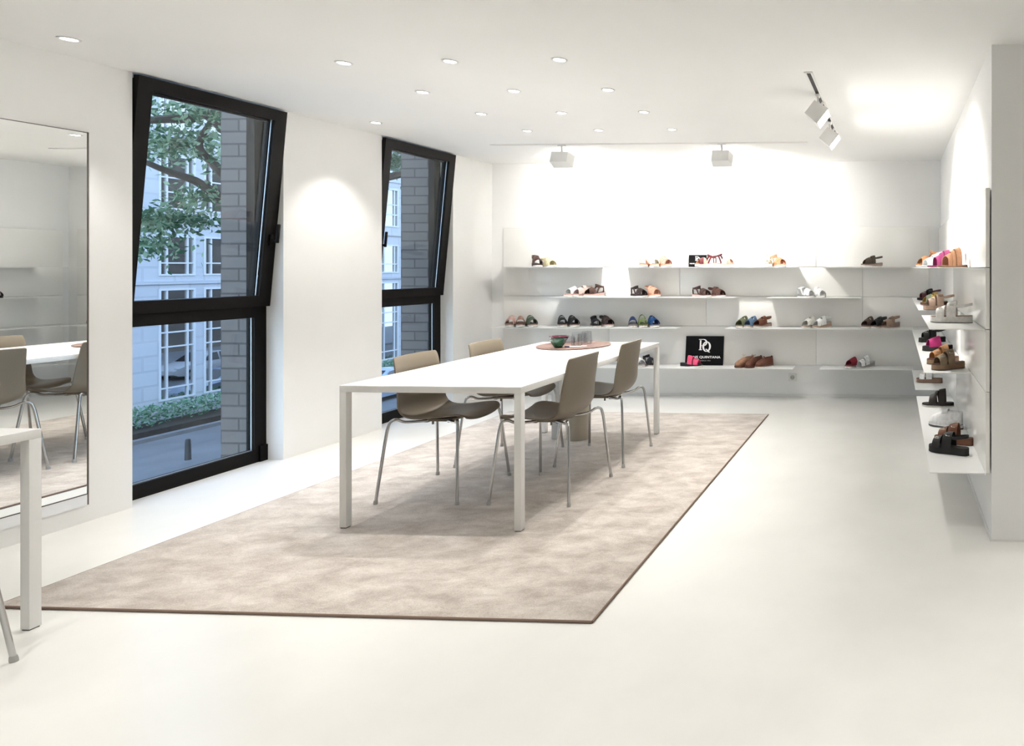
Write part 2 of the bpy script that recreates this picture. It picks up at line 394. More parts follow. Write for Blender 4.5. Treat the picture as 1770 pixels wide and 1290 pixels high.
def shelf_right(y0, y1, z, label):
    e = empty('wall_shelf', (XPn, (y0+y1)/2, z), label=label, cat='shelf', group='thin white shelves on the right wall')
    h = (y1-y0)/2
    bm = bmesh.new(); box(bm, -SD, 0, -h, h, -.004, 0); link('shelf_board', bm, M_SHELF, e)
    bm = bmesh.new(); box(bm, -.003, -.0002, -h, h, -.010, -.004); link('fixing_lip', bm, M_SHELF, e)
shelf_right(3.32, 6.56, Z1, 'thin white metal shelf on the right wall at eye level, long top one')
shelf_right(4.75, 6.56, Z2, 'thin white metal shelf on the right wall, farther one at the second level')
shelf_right(3.32, 4.25, Z2, 'thin white metal shelf on the right wall, nearer one at the second level')
shelf_right(3.90, 6.56, Z3, 'long thin white metal shelf on the right wall at the third level')
shelf_right(5.52, 6.56, Z4, 'short white metal shelf at the lowest level, in the far right corner')
shelf_right(3.31, 5.25, Z4, 'deep looking white metal shelf at the lowest level, nearest on the right wall')

# socket
e = empty('wall_socket', (*ony(1370, 651, YB).xy, .2), label='square white power socket low on the back wall in the gap between the lowest shelves', cat='socket')
bm = bmesh.new(); box(bm, -.041, .041, -.010, 0, -.041, .041, .003); link('cover_plate', bm, mat('socket_white', (0.78, 0.77, 0.74), .3), e, smooth=True)
bm = bmesh.new(); lathe(bm, [(.0235, .0), (.0235, .002), (.0205, .002), (.019, .0003), (0, .0003)], 24); bmesh.ops.rotate(bm, cent=(0, 0, 0), matrix=Matrix.Rotation(R(90), 3, 'X'), verts=bm.verts); bmesh.ops.translate(bm, vec=(0, -.010, 0), verts=bm.verts)
link('socket_well', bm, mat('socket_grey', (0.45, 0.44, 0.42), .4), e, smooth=True)
bm = bmesh.new()
for sx in (-.0095, .0095): box(bm, sx-.0025, sx+.0025, -.0125, -.0105, -.0025, .0025)
link('pin_hole', bm, M_DARK, e)

# ================================================================== MIRROR
e = empty('wall_mirror', (XL+.0018, 2.65, 0), R(.12), label='tall frameless mirror on the left wall with a white strip along its foot', cat='mirror')
y1m, y0m = 3.319-2.65, 1.9-2.65
bm = bmesh.new(); box(bm, .0005, .006, y0m, y1m-.003, .152, 2.055); link('mirror_glass', bm, M_MIRROR, e)
bm = bmesh.new(); box(bm, .0002, .0075, y1m-.003, y1m+.0035, .092, 2.06); box(bm, .0002, .0075, y0m, y1m-.003, 2.055, 2.059); box(bm, .0002, .0078, y0m, y1m-.003, .147, .152)
link('edge_profile', bm, mat('dark_mirror_edge', (0.10, 0.08, 0.075), .4), e)
bm = bmesh.new(); box(bm, .0005, .007, y0m, y1m-.003, .092, .147); link('base_strip', bm, mat('white_strip', (0.84, 0.85, 0.87), .3), e)

# ================================================================== RUG
RT = .0115
e = empty('area_rug', (-2.345, 4.23, 0), label='large beige mottled area rug with a dark bound edge under the long table', cat='rug')
hx, hy = 1.205, 1.765
bm = bmesh.new(); box(bm, -hx, hx, -hy, hy, .001, RT-.0005, .004); link('pile', bm, M_RUG, e, smooth=True)
bm = bmesh.new()
loop = [(-hx, -hy), (hx, -hy), (hx, hy), (-hx, hy)]
for k in range(4):
    a, b = loop[k], loop[(k+1) % 4]; tube(bm, [(a[0], a[1], .0056), (b[0], b[1], .0056)], .0054, 8)
link('binding', bm, M_RUGEDGE, e, smooth=True)

# ================================================================== TABLES
def table(x0, x1, y0, y1, zb, zt, label):
    e = empty('dining_table', ((x0+x1)/2, (y0+y1)/2, zb), label=label, cat='table')
    hx, hy = (x1-x0)/2, (y1-y0)/2; h = zt-zb; t = .034; lw = .036
    bm = bmesh.new(); box(bm, -hx, hx, -hy, hy, h-t, h, .0015); link('tabletop', bm, M_TABLE, e, smooth=True)
    for sx in (-1, 1):
        for sy in (-1, 1):
            xa, xb = sorted((sx*hx, sx*(hx-lw))); ya, yb = sorted((sy*hy, sy*(hy-lw)))
            bm = bmesh.new(); box(bm, xa, xb, ya, yb, .004, h-t, .0012); lg = link('leg', bm, M_TABLE, e, smooth=True)
            bm = bmesh.new(); box(bm, xa+.003, xb-.003, ya+.003, yb-.003, 0, .004); link('foot_pad', bm, M_DARK, lg)
    return e
TX0, TX1, TY0, TY1, TZ = -2.83, -1.878, 3.27, 5.255, .742
table(TX0, TX1, TY0, TY1, RT, TZ, 'long white slim-legged table standing on the beige rug')
table(-4.15, -3.198, .36, 2.352, 0, TZ, 'second white table cut off at the left edge in front of the mirror')
bm = bmesh.new(); box(bm, -.03, .03, -.025, .025, 0, TZ-.036-RT, .003)
o = link('cable_duct', bm, mat('pale_grey_duct', (0.66, 0.66, 0.64), .45), smooth=True); o.location = (-2.62, 5.06, RT)
tag(o, 'slim pale grey cable column under the far half of the long table', 'cable duct')
e = empty('waste_bin', (-2.455, 5.06, RT), label='round beige waste bin on the rug under the long table', cat='bin')
bm = bmesh.new(); lathe(bm, [(0, .0), (.078, .0), (.080, .004), (.088, .30), (.085, .30), (.077, .008), (0, .008)], 36, close=False); link('bin_body', bm, mat('beige_bin', (0.50, 0.45, 0.36), .5), e, smooth=True)
bm = bmesh.new(); lathe(bm, [(.0845, .296), (.0905, .298), (.0905, .306), (.0845, .306), (.0845, .296)], 36, close=False); link('rim', bm, MATS['beige_bin'], e, smooth=True)

# ================================================================== CHAIRS
def make_chair():
    """front faces local +X"""
    e = empty('shell_chair')
    # profile: x, z, halfwidth, side_forward, side_up
    P = [(.232, .438, .165, -.006, .022), (.222, .452, .180, -.004, .026), (.19, .462, .196, -.002, .026), (.14, .464, .204, 0, .022), (.07, .459, .208, 0, .018), (0, .452, .210, 0, .018),
         (-.07, .448, .210, .000, .022), (-.12, .452, .210, .004, .034), (-.155, .472, .210, .014, .044), (-.178, .505, .209, .030, .040), (-.188, .55, .206, .038, .026), (-.192, .60, .202, .038, .012),
         (-.193, .66, .198, .032, .002), (-.194, .72, .194, .022, .0), (-.199, .775, .190, .018, .0), (-.206, .806, .185, .016, -.001), (-.209, .815, .177, .014, -.004)]
    prof = bezier([(p[0], p[1], 0) for p in P], 3); NV = 14
    aux = bezier([(p[2], p[3], p[4]) for p in P], 3)
    bm = bmesh.new(); rows = []
    for p, a in zip(prof, aux):
        row = []
        for j in range(NV+1):
            v = -1+2*j/NV; av = abs(v)
            row.append(bm.verts.new((p.x+a.y*av**2.2, v*a.x, p.y+a.z*av**2.4)))
        rows.append(row)
    for a, b in zip(rows, rows[1:]):
        for j in range(NV): bm.faces.new((a[j], a[j+1], b[j+1], b[j]))
    sh = link('seat_shell', bm, M_SHELL, e, smooth=False)
    for p in sh.data.polygons: p.use_smooth = True
    md = sh.modifiers.new('thick', 'SOLIDIFY'); md.thickness = .008; md.offset = 0
    md = sh.modifiers.new('round', 'BEVEL'); md.width = .0025; md.segments = 2; md.limit_method = 'ANGLE'
    # bracket
    bm = bmesh.new(); box(bm, -.09, .09, -.085, .085, .424, .441, .005)
    for sx, sy in ((-.07, -.07), (.07, -.07), (-.07, .07), (.07, .07)): box(bm, sx-.012, sx+.012, sy-.012, sy+.012, .418, .446, .002)
    tube(bm, [(-.03, -.08, .426), (-.03, -.08, .408)], .006, 8); tube(bm, [(-.03, .08, .426), (-.03, .08, .408)], .006, 8)
    link('mounting_plate', bm, M_BRACKET, e, smooth=True)
    for sx in (-1, 1):
        for sy in (-1, 1):
            pts = [(sx*.055, sy*.075, .430), (sx*.11, sy*.11, .430), (sx*.15, sy*.15, .437), (sx*.172, sy*.172, .453), (sx*.184, sy*.188, .456), (sx*.195, sy*.204, .446), (sx*.201, sy*.212, .420), (sx*.208, sy*.223, .35), (sx*.232, sy*.265, .014)]
            bm = bmesh.new(); tube(bm, bezier(pts, 5), .0082, 12); lg = link('leg', bm, M_CHROME, e, smooth=True)
            bm = bmesh.new(); tube(bm, [(sx*.2317, sy*.2646, .022), (sx*.2325, sy*.2655, .008), (sx*.2328, sy*.266, 0)], [.0095, .0115, .011], 12); link('rubber_foot', bm, M_GLIDE, lg, smooth=True)
    return e
ch0 = make_chair(); first = True
def chair(x, y, z, rz, label, group):
    global first
    o = ch0 if first else dup(ch0); first = False
    o.location = (x, y, z); o.rotation_euler = (0, 0, rz); tag(o, label, 'chair', group)
G = 'taupe shell chairs around the long table'
chair(-2.690, 3.885, RT, R(1.5), 'taupe shell chair with chrome legs on the window side of the long table, nearer one', G)
chair(-2.685, 4.56, RT, R(0), 'taupe shell chair with chrome legs on the window side of the long table, farther one', G)
chair(-2.036, 3.895, RT, R(180-1), 'taupe shell chair seen from behind at the right side of the long table, nearer one', G)
chair(-2.036, 4.61, RT, R(180+1), 'taupe shell chair seen from behind at the right side of the long table, farther one', G)
chair(-3.235, 1.868, 0, R(180), 'taupe shell chair at the second table, only its chrome leg in view', 'taupe shell chairs at the second table')

# ================================================================== ON THE TABLE
def wood(name, c1, c2):
    m = bpy.data.materials.new(name); m.use_nodes = True; nt = m.node_tree; b = nt.nodes['Principled BSDF']; b.inputs['Roughness'].default_value = .42
    t = nt.nodes.new('ShaderNodeTexCoord'); mp = nt.nodes.new('ShaderNodeMapping'); mp.inputs['Scale'].default_value = (3, 40, 3)
    n = nt.nodes.new('ShaderNodeTexNoise'); n.inputs['Scale'].default_value = 1.5; n.inputs['Detail'].default_value = 6
    r = nt.nodes.new('ShaderNodeValToRGB'); r.color_ramp.elements[0].color = (*c1, 1); r.color_ramp.elements[1].color = (*c2, 1); r.color_ramp.elements[0].position = .35; r.color_ramp.elements[1].position = .65
    nt.links.new(t.outputs['Object'], mp.inputs[0]); nt.links.new(mp.outputs[0], n.inputs['Vector']); nt.links.new(n.outputs['Fac'], r.inputs[0]); nt.links.new(r.outputs[0], b.inputs['Base Color'])
    return m
TC = Vector((-2.44, 4.975, TZ))
bm = bmesh.new(); lathe(bm, [(0, 0), (.245, 0), (.262, .004), (.265, .010), (.260, .012), (.256, .0095), (0, .0095)], 56, close=False)
o = link('round_tray', bm, wood('tray_wood', (0.13, 0.068, 0.052), (0.235, 0.14, 0.11)), smooth=True); o.location = TC; o.rotation_euler = (0, 0, .35)
tag(o, 'round reddish wood tray lying on the far end of the long table', 'tray')
TT = TZ+.0096
def glassy(name, rgb, rough=.02):
    m = bpy.data.materials.new(name); m.use_nodes = True; b = m.node_tree.nodes['Principled BSDF']
    b.inputs['Base Color'].default_value = (*rgb, 1); b.inputs['Roughness'].default_value = rough; b.inputs['Transmission Weight'].default_value = 1; b.inputs['IOR'].default_value = 1.45
    return m
def bowl(px, py, r, h, m, label):
    p = onz(px, py, TT); bm = bmesh.new()
    lathe(bm, [(0, 0), (r*.42, 0), (r*.48, h*.05), (r*.80, h*.45), (r*.97, h*.85), (r, h), (r*.955, h), (r*.92, h*.86), (r*.74, h*.47), (r*.42, h*.13), (0, h*.1)], 36, close=False)
    o = link('bowl', bm, m, smooth=True); o.location = (p.x, p.y, TT); tag(o, label, 'bowl', 'coloured bowls on the tray')
bowl(965, 601, .058, .064, mat('green_glaze', (0.0, 0.055, 0.025), .06, coat=.6), 'small emerald green bowl at the front of the round tray')
bowl(966.5, 592.5, .074, .052, mat('plum_glaze', (0.11, 0.012, 0.035), .1, coat=.6), 'wide plum red bowl behind the green bowl on the tray')
GL = pane_mat('clear_glass', (0.90, 0.91, 0.92), .09)
def tumbler(x, y, r, h, label, up=False):
    bm = bmesh.new()
    if up: pr = [(0, 0), (r*.85, 0), (r, h), (r*.95, h), (r*.80, .008), (0, .008)]
    else: pr = [(r, 0), (r*.86, h), (0, h), (0, h-.008), (r*.81, h-.008), (r*.95, 0), (r, 0)]
    lathe(bm, pr, 32, close=False); o = link('drinking_glass', bm, GL, smooth=True); o.location = (x, y, TT); tag(o, label, 'glass', 'clear drinking glasses on the tray')
p = onz(997, 597, TT); tumbler(p.x, p.y, .040, .094, 'clear drinking glass upside down on the tray, nearest the bowls')
p = onz(1014, 594, TT); tumbler(p.x, p.y, .040, .094, 'clear drinking glass upside down on the tray, farthest from the bowls')
p = onz(986, 592.5, TT); tumbler(p.x, p.y, .036, .052, 'low clear glass between the plum bowl and the taller glasses')
p = onz(1003, 591, TT); tumbler(p.x, p.y+.03, .037, .07, 'clear glass standing behind the two upside down glasses')
e = empty('pen', (*onz(984, 600.6, TT).xy, TT+.0045), R(5), 'white pen with a dark blue cap lying at the front of the tray', 'pen')
bm = bmesh.new(); tube(bm, [(.0, 0, 0), (.075, 0, 0), (.085, 0, 0)], [.0042, .0042, .001], 10); link('barrel', bm, mat('white_plastic', (.8, .8, .8), .3), e, smooth=True)
bm = bmesh.new(); tube(bm, [(-.032, 0, 0), (.002, 0, 0)], .0046, 10); link('cap', bm, mat('navy_plastic', (.01, .015, .09), .3), e, smooth=True)
bm = bmesh.new(); box(bm, -.02, .02, -.015, .015, 0, .003, .001); o = link('paper_slip', bm, mat('paper', (.85, .85, .84), .8)); o.location = (*onz(1009, 598.5, TT).xy, TT); o.rotation_euler = (0, 0, .3)
tag(o, 'small folded white paper slip on the tray in front of the glasses', 'paper')

# ================================================================== SIGNS
M_SIGN = mat('black_sign_board', (0.0025, 0.0025, 0.003), .6, spec=.15)
M_LET = mat('white_print', (0.86, 0.86, 0.85), .5)
M_LET2 = mat('grey_print', (0.45, 0.45, 0.45), .5)
def stroke(bm, pts, ws, y0=-.0012, y1=0.0, closed=False):
    """flat ribbon in XZ with small thickness"""
    n = len(pts); L, Rr = [], []
    for i in range(n):
        a = pts[(i-1) % n] if closed else pts[max(0, i-1)]; b = pts[(i+1) % n] if closed else pts[min(n-1, i+1)]
        dx, dz = b[0]-a[0], b[1]-a[1]; l = math.hypot(dx, dz) or 1; nx, nz = -dz/l, dx/l; wd = ws[i] if isinstance(ws, list) else ws
        L.append((pts[i][0]+nx*wd/2, pts[i][1]+nz*wd/2)); Rr.append((pts[i][0]-nx*wd/2, pts[i][1]-nz*wd/2))
    V = [[bm.verts.new((q[0], y, q[1])) for q in Q] for Q in (L, Rr) for y in (y0, y1)]
    rng = range(n) if closed else range(n-1)
    for i in rng:
        j = (i+1) % n
        bm.faces.new((V[0][i], V[0][j], V[2][j], V[2][i])); bm.faces.new((V[1][i], V[3][i], V[3][j], V[1][j]))
        bm.faces.new((V[0][i], V[1][i], V[1][j], V[0][j])); bm.faces.new((V[2][i], V[2][j], V[3][j], V[3][i]))
    if not closed:
        for i in (0, n-1): bm.faces.new((V[0][i], V[2][i], V[3][i], V[1][i]))
def monogram(k, cx, cz):
    bm = bmesh.new()
    # units: monogram height ~ 1 from P top to Q tail
    def T(p): return (cx+p[0]*k, cz+p[1]*k)
    def st(pts, ws, closed=False): stroke(bm, [T(p) for p in pts], [a*k for a in ws] if isinstance(ws, list) else ws*k, closed=closed)
    st([(-.33, .40), (-.33, -.33)], .12)
    st([(-.46, .46), (-.12, .47)], .05); st([(-.45, -.34), (-.21, -.34)], .055)
    P = []; W = []
    for i in range(17):
        a = PI/2-PI*i/16; P.append((-.12+.26*math.cos(a), .225+.245*math.sin(a))); W.append(.045+.075*abs(math.cos(a)))
    P.append((-.26, -.02)); W.append(.04); st(P, W)
    Q = []; W = []
    for i in range(40):
        a = 2*PI*i/40; Q.append((.155+.265*math.cos(a), -.09+.37*math.sin(a))); W.append(.05+.09*abs(math.cos(a)))
    st(Q, W, True)
    st([(.05, -.30), (.14, -.29), (.24, -.40), (.34, -.50), (.44, -.52)], [.03, .08, .11, .08, .03])
    return bm
SER = {}
def letters(text, h, cx, cz, m, name, parent, bold=.0, space=1.0, wmax=None):
    c = bpy.data.curves.new(name, 'FONT'); c.body = text; c.size = h/.72; c.align_x = 'CENTER'; c.extrude = .0006; c.offset = bold; c.space_character = space
    o = bpy.data.objects.new('tmp', c); C.objects.link(o); bpy.context.view_layer.update()
    me = bpy.data.meshes.new_from_object(o.evaluated_get(bpy.context.evaluated_depsgraph_get())); bpy.data.objects.remove(o)
    xs = [v.co.x for v in me.vertices]; wd = max(xs)-min(xs); mid = (max(xs)+min(xs))/2; s = (wmax/wd) if wmax else 1
    for v in me.vertices:
        x, y, z = v.co; v.co = ((x-mid)*s+cx, -z-.0006, y+cz)
    me.materials.clear(); me.materials.append(m)
    q = bpy.data.objects.new(name, me); C.objects.link(q); q.parent = parent; return q
def sign(x0, x1, z0, z1, y, lean, label):
    wd, h = x1-x0, z1-z0
    e = empty('counter_sign', ((x0+x1)/2, y, z0), label=label, cat='sign'); e.rotation_euler = (-lean, 0, 0)
    bm = bmesh.new(); box(bm, -wd/2, wd/2, 0, .008, 0, h, .0006); link('board', bm, M_SIGN, e)
    link('monogram', monogram(h*.44, .0, h*.68), M_LET, e)
    letters('PONS QUINTANA', h*.078, 0, h*.245, M_LET, 'lettering', e, .0008*wd/.36, 1.08, wd*.86)
    letters('MENORCA 1953', h*.034, 0, h*.145, M_LET2, 'small_lettering', e, 0, 1.2, wd*.33)
    return e
ps = ony(1184, 629, 6.775); pe = ony(1249.5, 578, 6.775)
sign(ps.x, pe.x, Z4+.001, Z4+.302, 6.775, R(8), 'large black brand sign with white monogram and lettering on the lowest back shelf')
ps = ony(1190, 459, 6.80); pe = ony(1221, 437, 6.80)
sign(ps.x, pe.x, Z1+.001, Z1+.126, 6.80, R(5), 'small black brand sign standing on the top back shelf')
# edge-on small plate on the right wall's top shelf
e = empty('counter_sign', (.405, 4.22, Z1+.0005), label='small black plate seen edge-on behind the sandals on the right wall top shelf', cat='sign')
bm = bmesh.new(); box(bm, 0, .006, -.04, .04, 0, .125, .0006); link('board', bm, M_SIGN, e)
bm = bmesh.new(); box(bm, -.03, 0, -.02, .02, 0, .006); link('foot', bm, M_SIGN, e)

# ================================================================== SHOES
WT = [(0, .0), (.015, .014), (.05, .022), (.12, .0285), (.3, .0300), (.5, .0340), (.62, .0395), (.73, .0425), (.84, .0400), (.92, .0325), (.97, .0215), (.993, .010), (1, 0)]
def wid(t):
    t = min(1, max(0, t))
    for (a, x), (b, y) in zip(WT, WT[1:]):
        if t <= b: return x+(y-x)*((t-a)/(b-a))
    return 0
L0 = .238
def sole_layer(bm, z0f, z1f, grow=1.0):
    N = 26; ts = [(.5-.5*math.cos(PI*i/N)) for i in range(N+1)]
    rings = []
    for t in ts:
        x = (t-.5)*L0*(1+(grow-1)*.3); wv = max(wid(t), .0015)*grow; a, b = z0f(t), z1f(t)
        rings.append([bm.verts.new(p) for p in ((x, -wv, a), (x, wv, a), (x, wv, b), (x, -wv, b))])
    for p, q in zip(rings, rings[1:]):
        for k in range(4): bm.faces.new((p[k], p[(k+1) % 4], q[(k+1) % 4], q[k]))
    bm.faces.new(rings[0]); bm.faces.new(rings[-1][::-1])
class Shoe: pass
SOLES = {  # name: (base thickness, wedge, white bottom share, rocker)
    'run': (.034, .012, .5, .006), 'wedge': (.030, .030, .35, .006), 'platform': (.036, .006, 0, .003), 'flat': (.013, .003, 0, .003), 'low': (.024, .006, .5, .005)}
def ztop(st, t):
    b, wg, _, _ = SOLES[st]; return b+wg*max(0, 1-t/.75)**1.3
def zbot(st, t):
    rk = SOLES[st][3]; return rk*max(0, (t-.72)/.28)**2
def foot(st, t, th, lift=.0, hs=1.0):
    w = wid(t)*1.0
    H = hs*(.030+.040*min(1, max(0, (.95-t)/.45))+.012*max(0, .45-t)/.45)
    x = (t-.5)*L0
    s = max(0, math.sin(th))**.72
    return Vector((x, (w+lift)*math.cos(th)*(1-.10*s), ztop(st, t)+(H+lift)*s))
def band(bm, st, ta, tb, wa, wb, th0=0.0, th1=PI, hs=1.0, n=14, lift=.001, thick=.0028, wm=None):
    rows = []
    for i in range(n+1):
        f = i/n; th = th0+(th1-th0)*f; tc = ta+(tb-ta)*f; hw = (wa+(wb-wa)*f)/2
        if wm: hw = hw*(1+(wm-1)*math.sin(PI*f))
        r = []
        for (dt, lf) in ((-hw, lift+thick), (0, lift+thick+.0008), (hw, lift+thick), (hw, lift), (0, lift), (-hw, lift)):
            p = foot(st, tc+dt, th, lf, hs)
            if i in (0, n): p.z -= .004
            r.append(bm.verts.new(p))
        rows.append(r)
    for a, b in zip(rows, rows[1:]):
        for k in range(6): bm.faces.new((a[k], a[(k+1) % 6], b[(k+1) % 6], b[k]))
    bm.faces.new(rows[0][::-1]); bm.faces.new(rows[-1])
def ribbon(bm, pts, h, thick=.003, up=None):
    pts = [Vector(p) for p in pts]; n = len(pts); rows = []
    for i in range(n):
        t = (pts[min(n-1, i+1)]-pts[max(0, i-1)]).normalized(); u = Vector(up) if up else Vector((0, 0, 1))
        u = (u-t*u.dot(t)).normalized(); o = t.cross(u)
        rows.append([bm.verts.new(pts[i]+u*a*h/2+o*b*thick/2) for a, b in ((1, 1), (1, -1), (-1, -1), (-1, 1))])
    for a, b in zip(rows, rows[1:]):
        for k in range(4): bm.faces.new((a[k], a[(k+1) % 4], b[(k+1) % 4], b[k]))
    bm.faces.new(rows[0]); bm.faces.new(rows[-1][::-1])
def heel_strap(bm, st, h=.017, z=.052, t0=.50, zs=.030):
    zt = ztop(st, .1); P = []
    for s in (1,):
        a = foot(st, .43, .75, .002); P = [(a.x, a.y, a.z), ((.30-.5)*L0, wid(.3)+.002, zt+z-.004), ((.12-.5)*L0, .027, zt+z+.004), ((.03-.5)*L0, .013, zt+z+.008), ((.010-.5)*L0, 0, zt+z+.009)]
    Q = [(p[0], -p[1], p[2]) for p in P[:-1]][::-1]
    ribbon(bm, bezier(P+Q, 5), h)
def ankle_loop(bm, st, h=.018, z=.064, post=True):
    zt = ztop(st, .1); pts = []
    for i in range(33):
        a = 2*PI*i/32; pts.append(((.215-.5)*L0+.048*math.cos(a), .028*math.sin(a), zt+z+.012*math.cos(a)+.004*math.cos(2*a)))
    ribbon(bm, pts, h)
    if post:
        ribbon(bm, bezier([((.02-.5)*L0, 0, zt-.004), ((.005-.5)*L0, 0, zt+z*.5), ((.02-.5)*L0, 0, zt+z)], 4), .016, up=(0, 1, 0))
        for s in (-1, 1): ribbon(bm, bezier([((.45-.5)*L0, s*.031, ztop(st, .45)), ((.38-.5)*L0, s*.031, zt+z*.5), ((.30-.5)*L0, s*.027, zt+z-.002)], 4), .017, up=(1, 0, 0))
def buckle(bm, st, t, th, s=.011):
    p = foot(st, t, th, .006); q = foot(st, t, th+.25, .006); d = (q-p).normalized(); u = Vector((1, 0, 0))
    for k in (-1, 1):
        tube(bm, [p-u*s+d*s*k*.7, p+u*s+d*s*k*.7], .0014, 6); tube(bm, [p+u*s*k-d*s*.7, p+u*s*k+d*s*.7], .0014, 6)
    tube(bm, [p-u*s, p+u*s], .001, 6)
def closed_upper(bm, st, open_t, hs, tmax=1.0):
    N, K = 24, 14; rows = []
    for i in range(N+1):
        t = .004+(tmax-.008)*i/N; r = []
        for k in range(K+1):
            th = PI*k/K; H = hs*(.034+.052*max(0, min(1, (1.0-t)/.62)))*(1 if t > .12 else .86+.14*t/.12)
            if t > .8: H *= (1-((t-.8)/.2)**2*.55)
            s = max(0, math.sin(th))**.62; wv = wid(t)*.98
            r.append(bm.verts.new(((t-.5)*L0*.985, wv*math.cos(th)*(1-.25*s*(t < .5)), ztop(st, t)-.002+H*s)))
        rows.append(r)
    for i in range(N):
        for k in range(K):
            tm = (i+.5)/N*tmax
            if .10 < tm < open_t and 4 <= k < K-4: continue
            bm.faces.new((rows[i][k], rows[i][k+1], rows[i+1][k+1], rows[i+1][k]))
    bm.faces.new(rows[0]); bm.faces.new(rows[-1][::-1])
def cmat(rgb, rough=.55, kind='leather'):
    if max(rgb) < .6: rgb = tuple(c*.74 for c in rgb)
    n = '%s_%d_%d_%d' % (kind, rgb[0]*999, rgb[1]*999, rgb[2]*999)
    return mat(n, rgb, rough, noise=.12, scale=60, bump=.15, bscale=400)
OFF = (.80, .78, .74)
M_METAL = mat('buckle_metal', (.7, .68, .62), .25, metal=1)
SCOUNT = 0
def shoe(pos, heading, kind, up, mid, label, sole='run', up2=None, bed=None, bottom=OFF, scale=.98, group=None, name='sandal', cat='sandal'):
    """heading: degrees, 0 = toe towards the camera (-Y), + = toe to image right (+X)"""
    rz = -PI/2+R(heading)
    e = empty(name, pos, rz, label, cat, group); e.scale = (scale,)*3
    b, wg, share, rk = SOLES[sole]; bed = bed or tuple(c*.6 for c in up); up2 = up2 or up
    fsplit = lambda t: zbot(sole, t)+(ztop(sole, t)-zbot(sole, t))*share*(.55 if t < .4 else .55+.45*min(1, (t-.4)/.3)) if share else 0
    if share:
        bm = bmesh.new(); sole_layer(bm, lambda t: zbot(sole, t), fsplit, 1.03); link('outsole', bm, cmat(bottom, .5, 'rubber'), e, smooth=True)
        bm = bmesh.new(); sole_layer(bm, fsplit, lambda t: ztop(sole, t)-.003, 1.0); link('midsole', bm, cmat(mid, .6, 'rubber'), e, smooth=True)
    else:
        bm = bmesh.new(); sole_layer(bm, lambda t: zbot(sole, t), lambda t: zbot(sole, t)+.004, 1.02); link('outsole', bm, cmat(tuple(c*.25 for c in mid), .6, 'rubber'), e, smooth=True)
        bm = bmesh.new(); sole_layer(bm, lambda t: zbot(sole, t)+.004, lambda t: ztop(sole, t)-.003, 1.0); link('midsole', bm, cmat(mid, .6, 'rubber'), e, smooth=True)
    bm = bmesh.new(); sole_layer(bm, lambda t: ztop(sole, t)-.003, lambda t: ztop(sole, t), .95); link('footbed', bm, cmat(bed, .6), e, smooth=True)
    U, U2 = cmat(up), cmat(up2)
    def part(nm, fn, m):
        bm = bmesh.new(); fn(bm); return link(nm, bm, m, e, smooth=True)
    if kind in ('cross', 'crossheel', 'ankle', 'crosshigh'):
        part('front_strap', lambda bm: band(bm, sole, .60, .80, .17, .15, wm=1.2, hs=.95), U)
        part('front_strap', lambda bm: band(bm, sole, .80, .60, .15, .17, wm=1.2, hs=1.0, lift=.004), U2)
        if kind != 'ankle': part('instep_strap', lambda bm: band(bm, sole, .47, .45, .19, .19, wm=.9, hs=1.06, lift=.003), U)
    if kind == 'crosshigh': part('heel_tab', lambda bm: (heel_strap(bm, sole, .026, .062), ribbon(bm, bezier([(-.118, 0, ztop(sole, .0)+.06), (-.135, .004, ztop(sole, .0)+.075), (-.155, .010, ztop(sole, .0)+.078)], 3), .014, up=(0, 1, 0))), U)
    if kind in ('crossheel',): part('heel_strap', lambda bm: heel_strap(bm, sole), U)
    if kind == 'ankle': part('ankle_strap', lambda bm: ankle_loop(bm, sole), U2)
    if kind == 'slide': part('vamp', lambda bm: band(bm, sole, .62, .62, .42, .42, wm=.82, hs=1.0), U)
    if kind == 'slidex':
        part('front_strap', lambda bm: band(bm, sole, .55, .80, .2, .16, wm=1.1), U); part('front_strap', lambda bm: band(bm, sole, .80, .52, .16, .22, wm=1.1, lift=.004), U2)
    if kind == 'openslide':   # tall arch, instep open
        part('front_strap', lambda bm: band(bm, sole, .76, .76, .16, .16, hs=1.0, wm=.9), U); part('instep_strap', lambda bm: band(bm, sole, .48, .44, .13, .13, hs=1.25, wm=.9), U2)
    if kind == 'bigcross':
        part('toe_band', lambda bm: band(bm, sole, .72, .60, .19, .19, hs=1.1), U); part('instep_band', lambda bm: band(bm, sole, .40, .32, .20, .20, hs=1.36), U2)
        part('side_strap', lambda bm: band(bm, sole, .64, .42, .11, .11, hs=1.2, lift=.004), U)
    if kind in ('two', 'twoheel', 'buckled'):
        part('front_strap', lambda bm: band(bm, sole, .76, .74, .20, .20, hs=1.0), U); part('instep_strap', lambda bm: band(bm, sole, .50, .47, .22, .22, hs=1.12), U2)
        if kind != 'two': part('heel_strap', lambda bm: heel_strap(bm, sole, .014, .055), U)
    if kind in ('buckled', 'two', 'twoheel'):
        part('buckle', lambda bm: buckle(bm, sole, .75, 1.0), M_METAL); part('buckle', lambda bm: buckle(bm, sole, .485, 1.0), M_METAL)
    if kind == 'woven':
        for a, b2 in ((.52, .74), (.60, .82), (.68, .88)):
            part('woven_strap', lambda bm: band(bm, sole, a, b2, .075, .065, lift=.001, hs=1.1), U); part('woven_strap', lambda bm: band(bm, sole, b2, a, .065, .075, lift=.004, hs=1.1), U2)
        part('ankle_strap', lambda bm: ankle_loop(bm, sole, .011, .075), cmat((.10, .008, .014)))
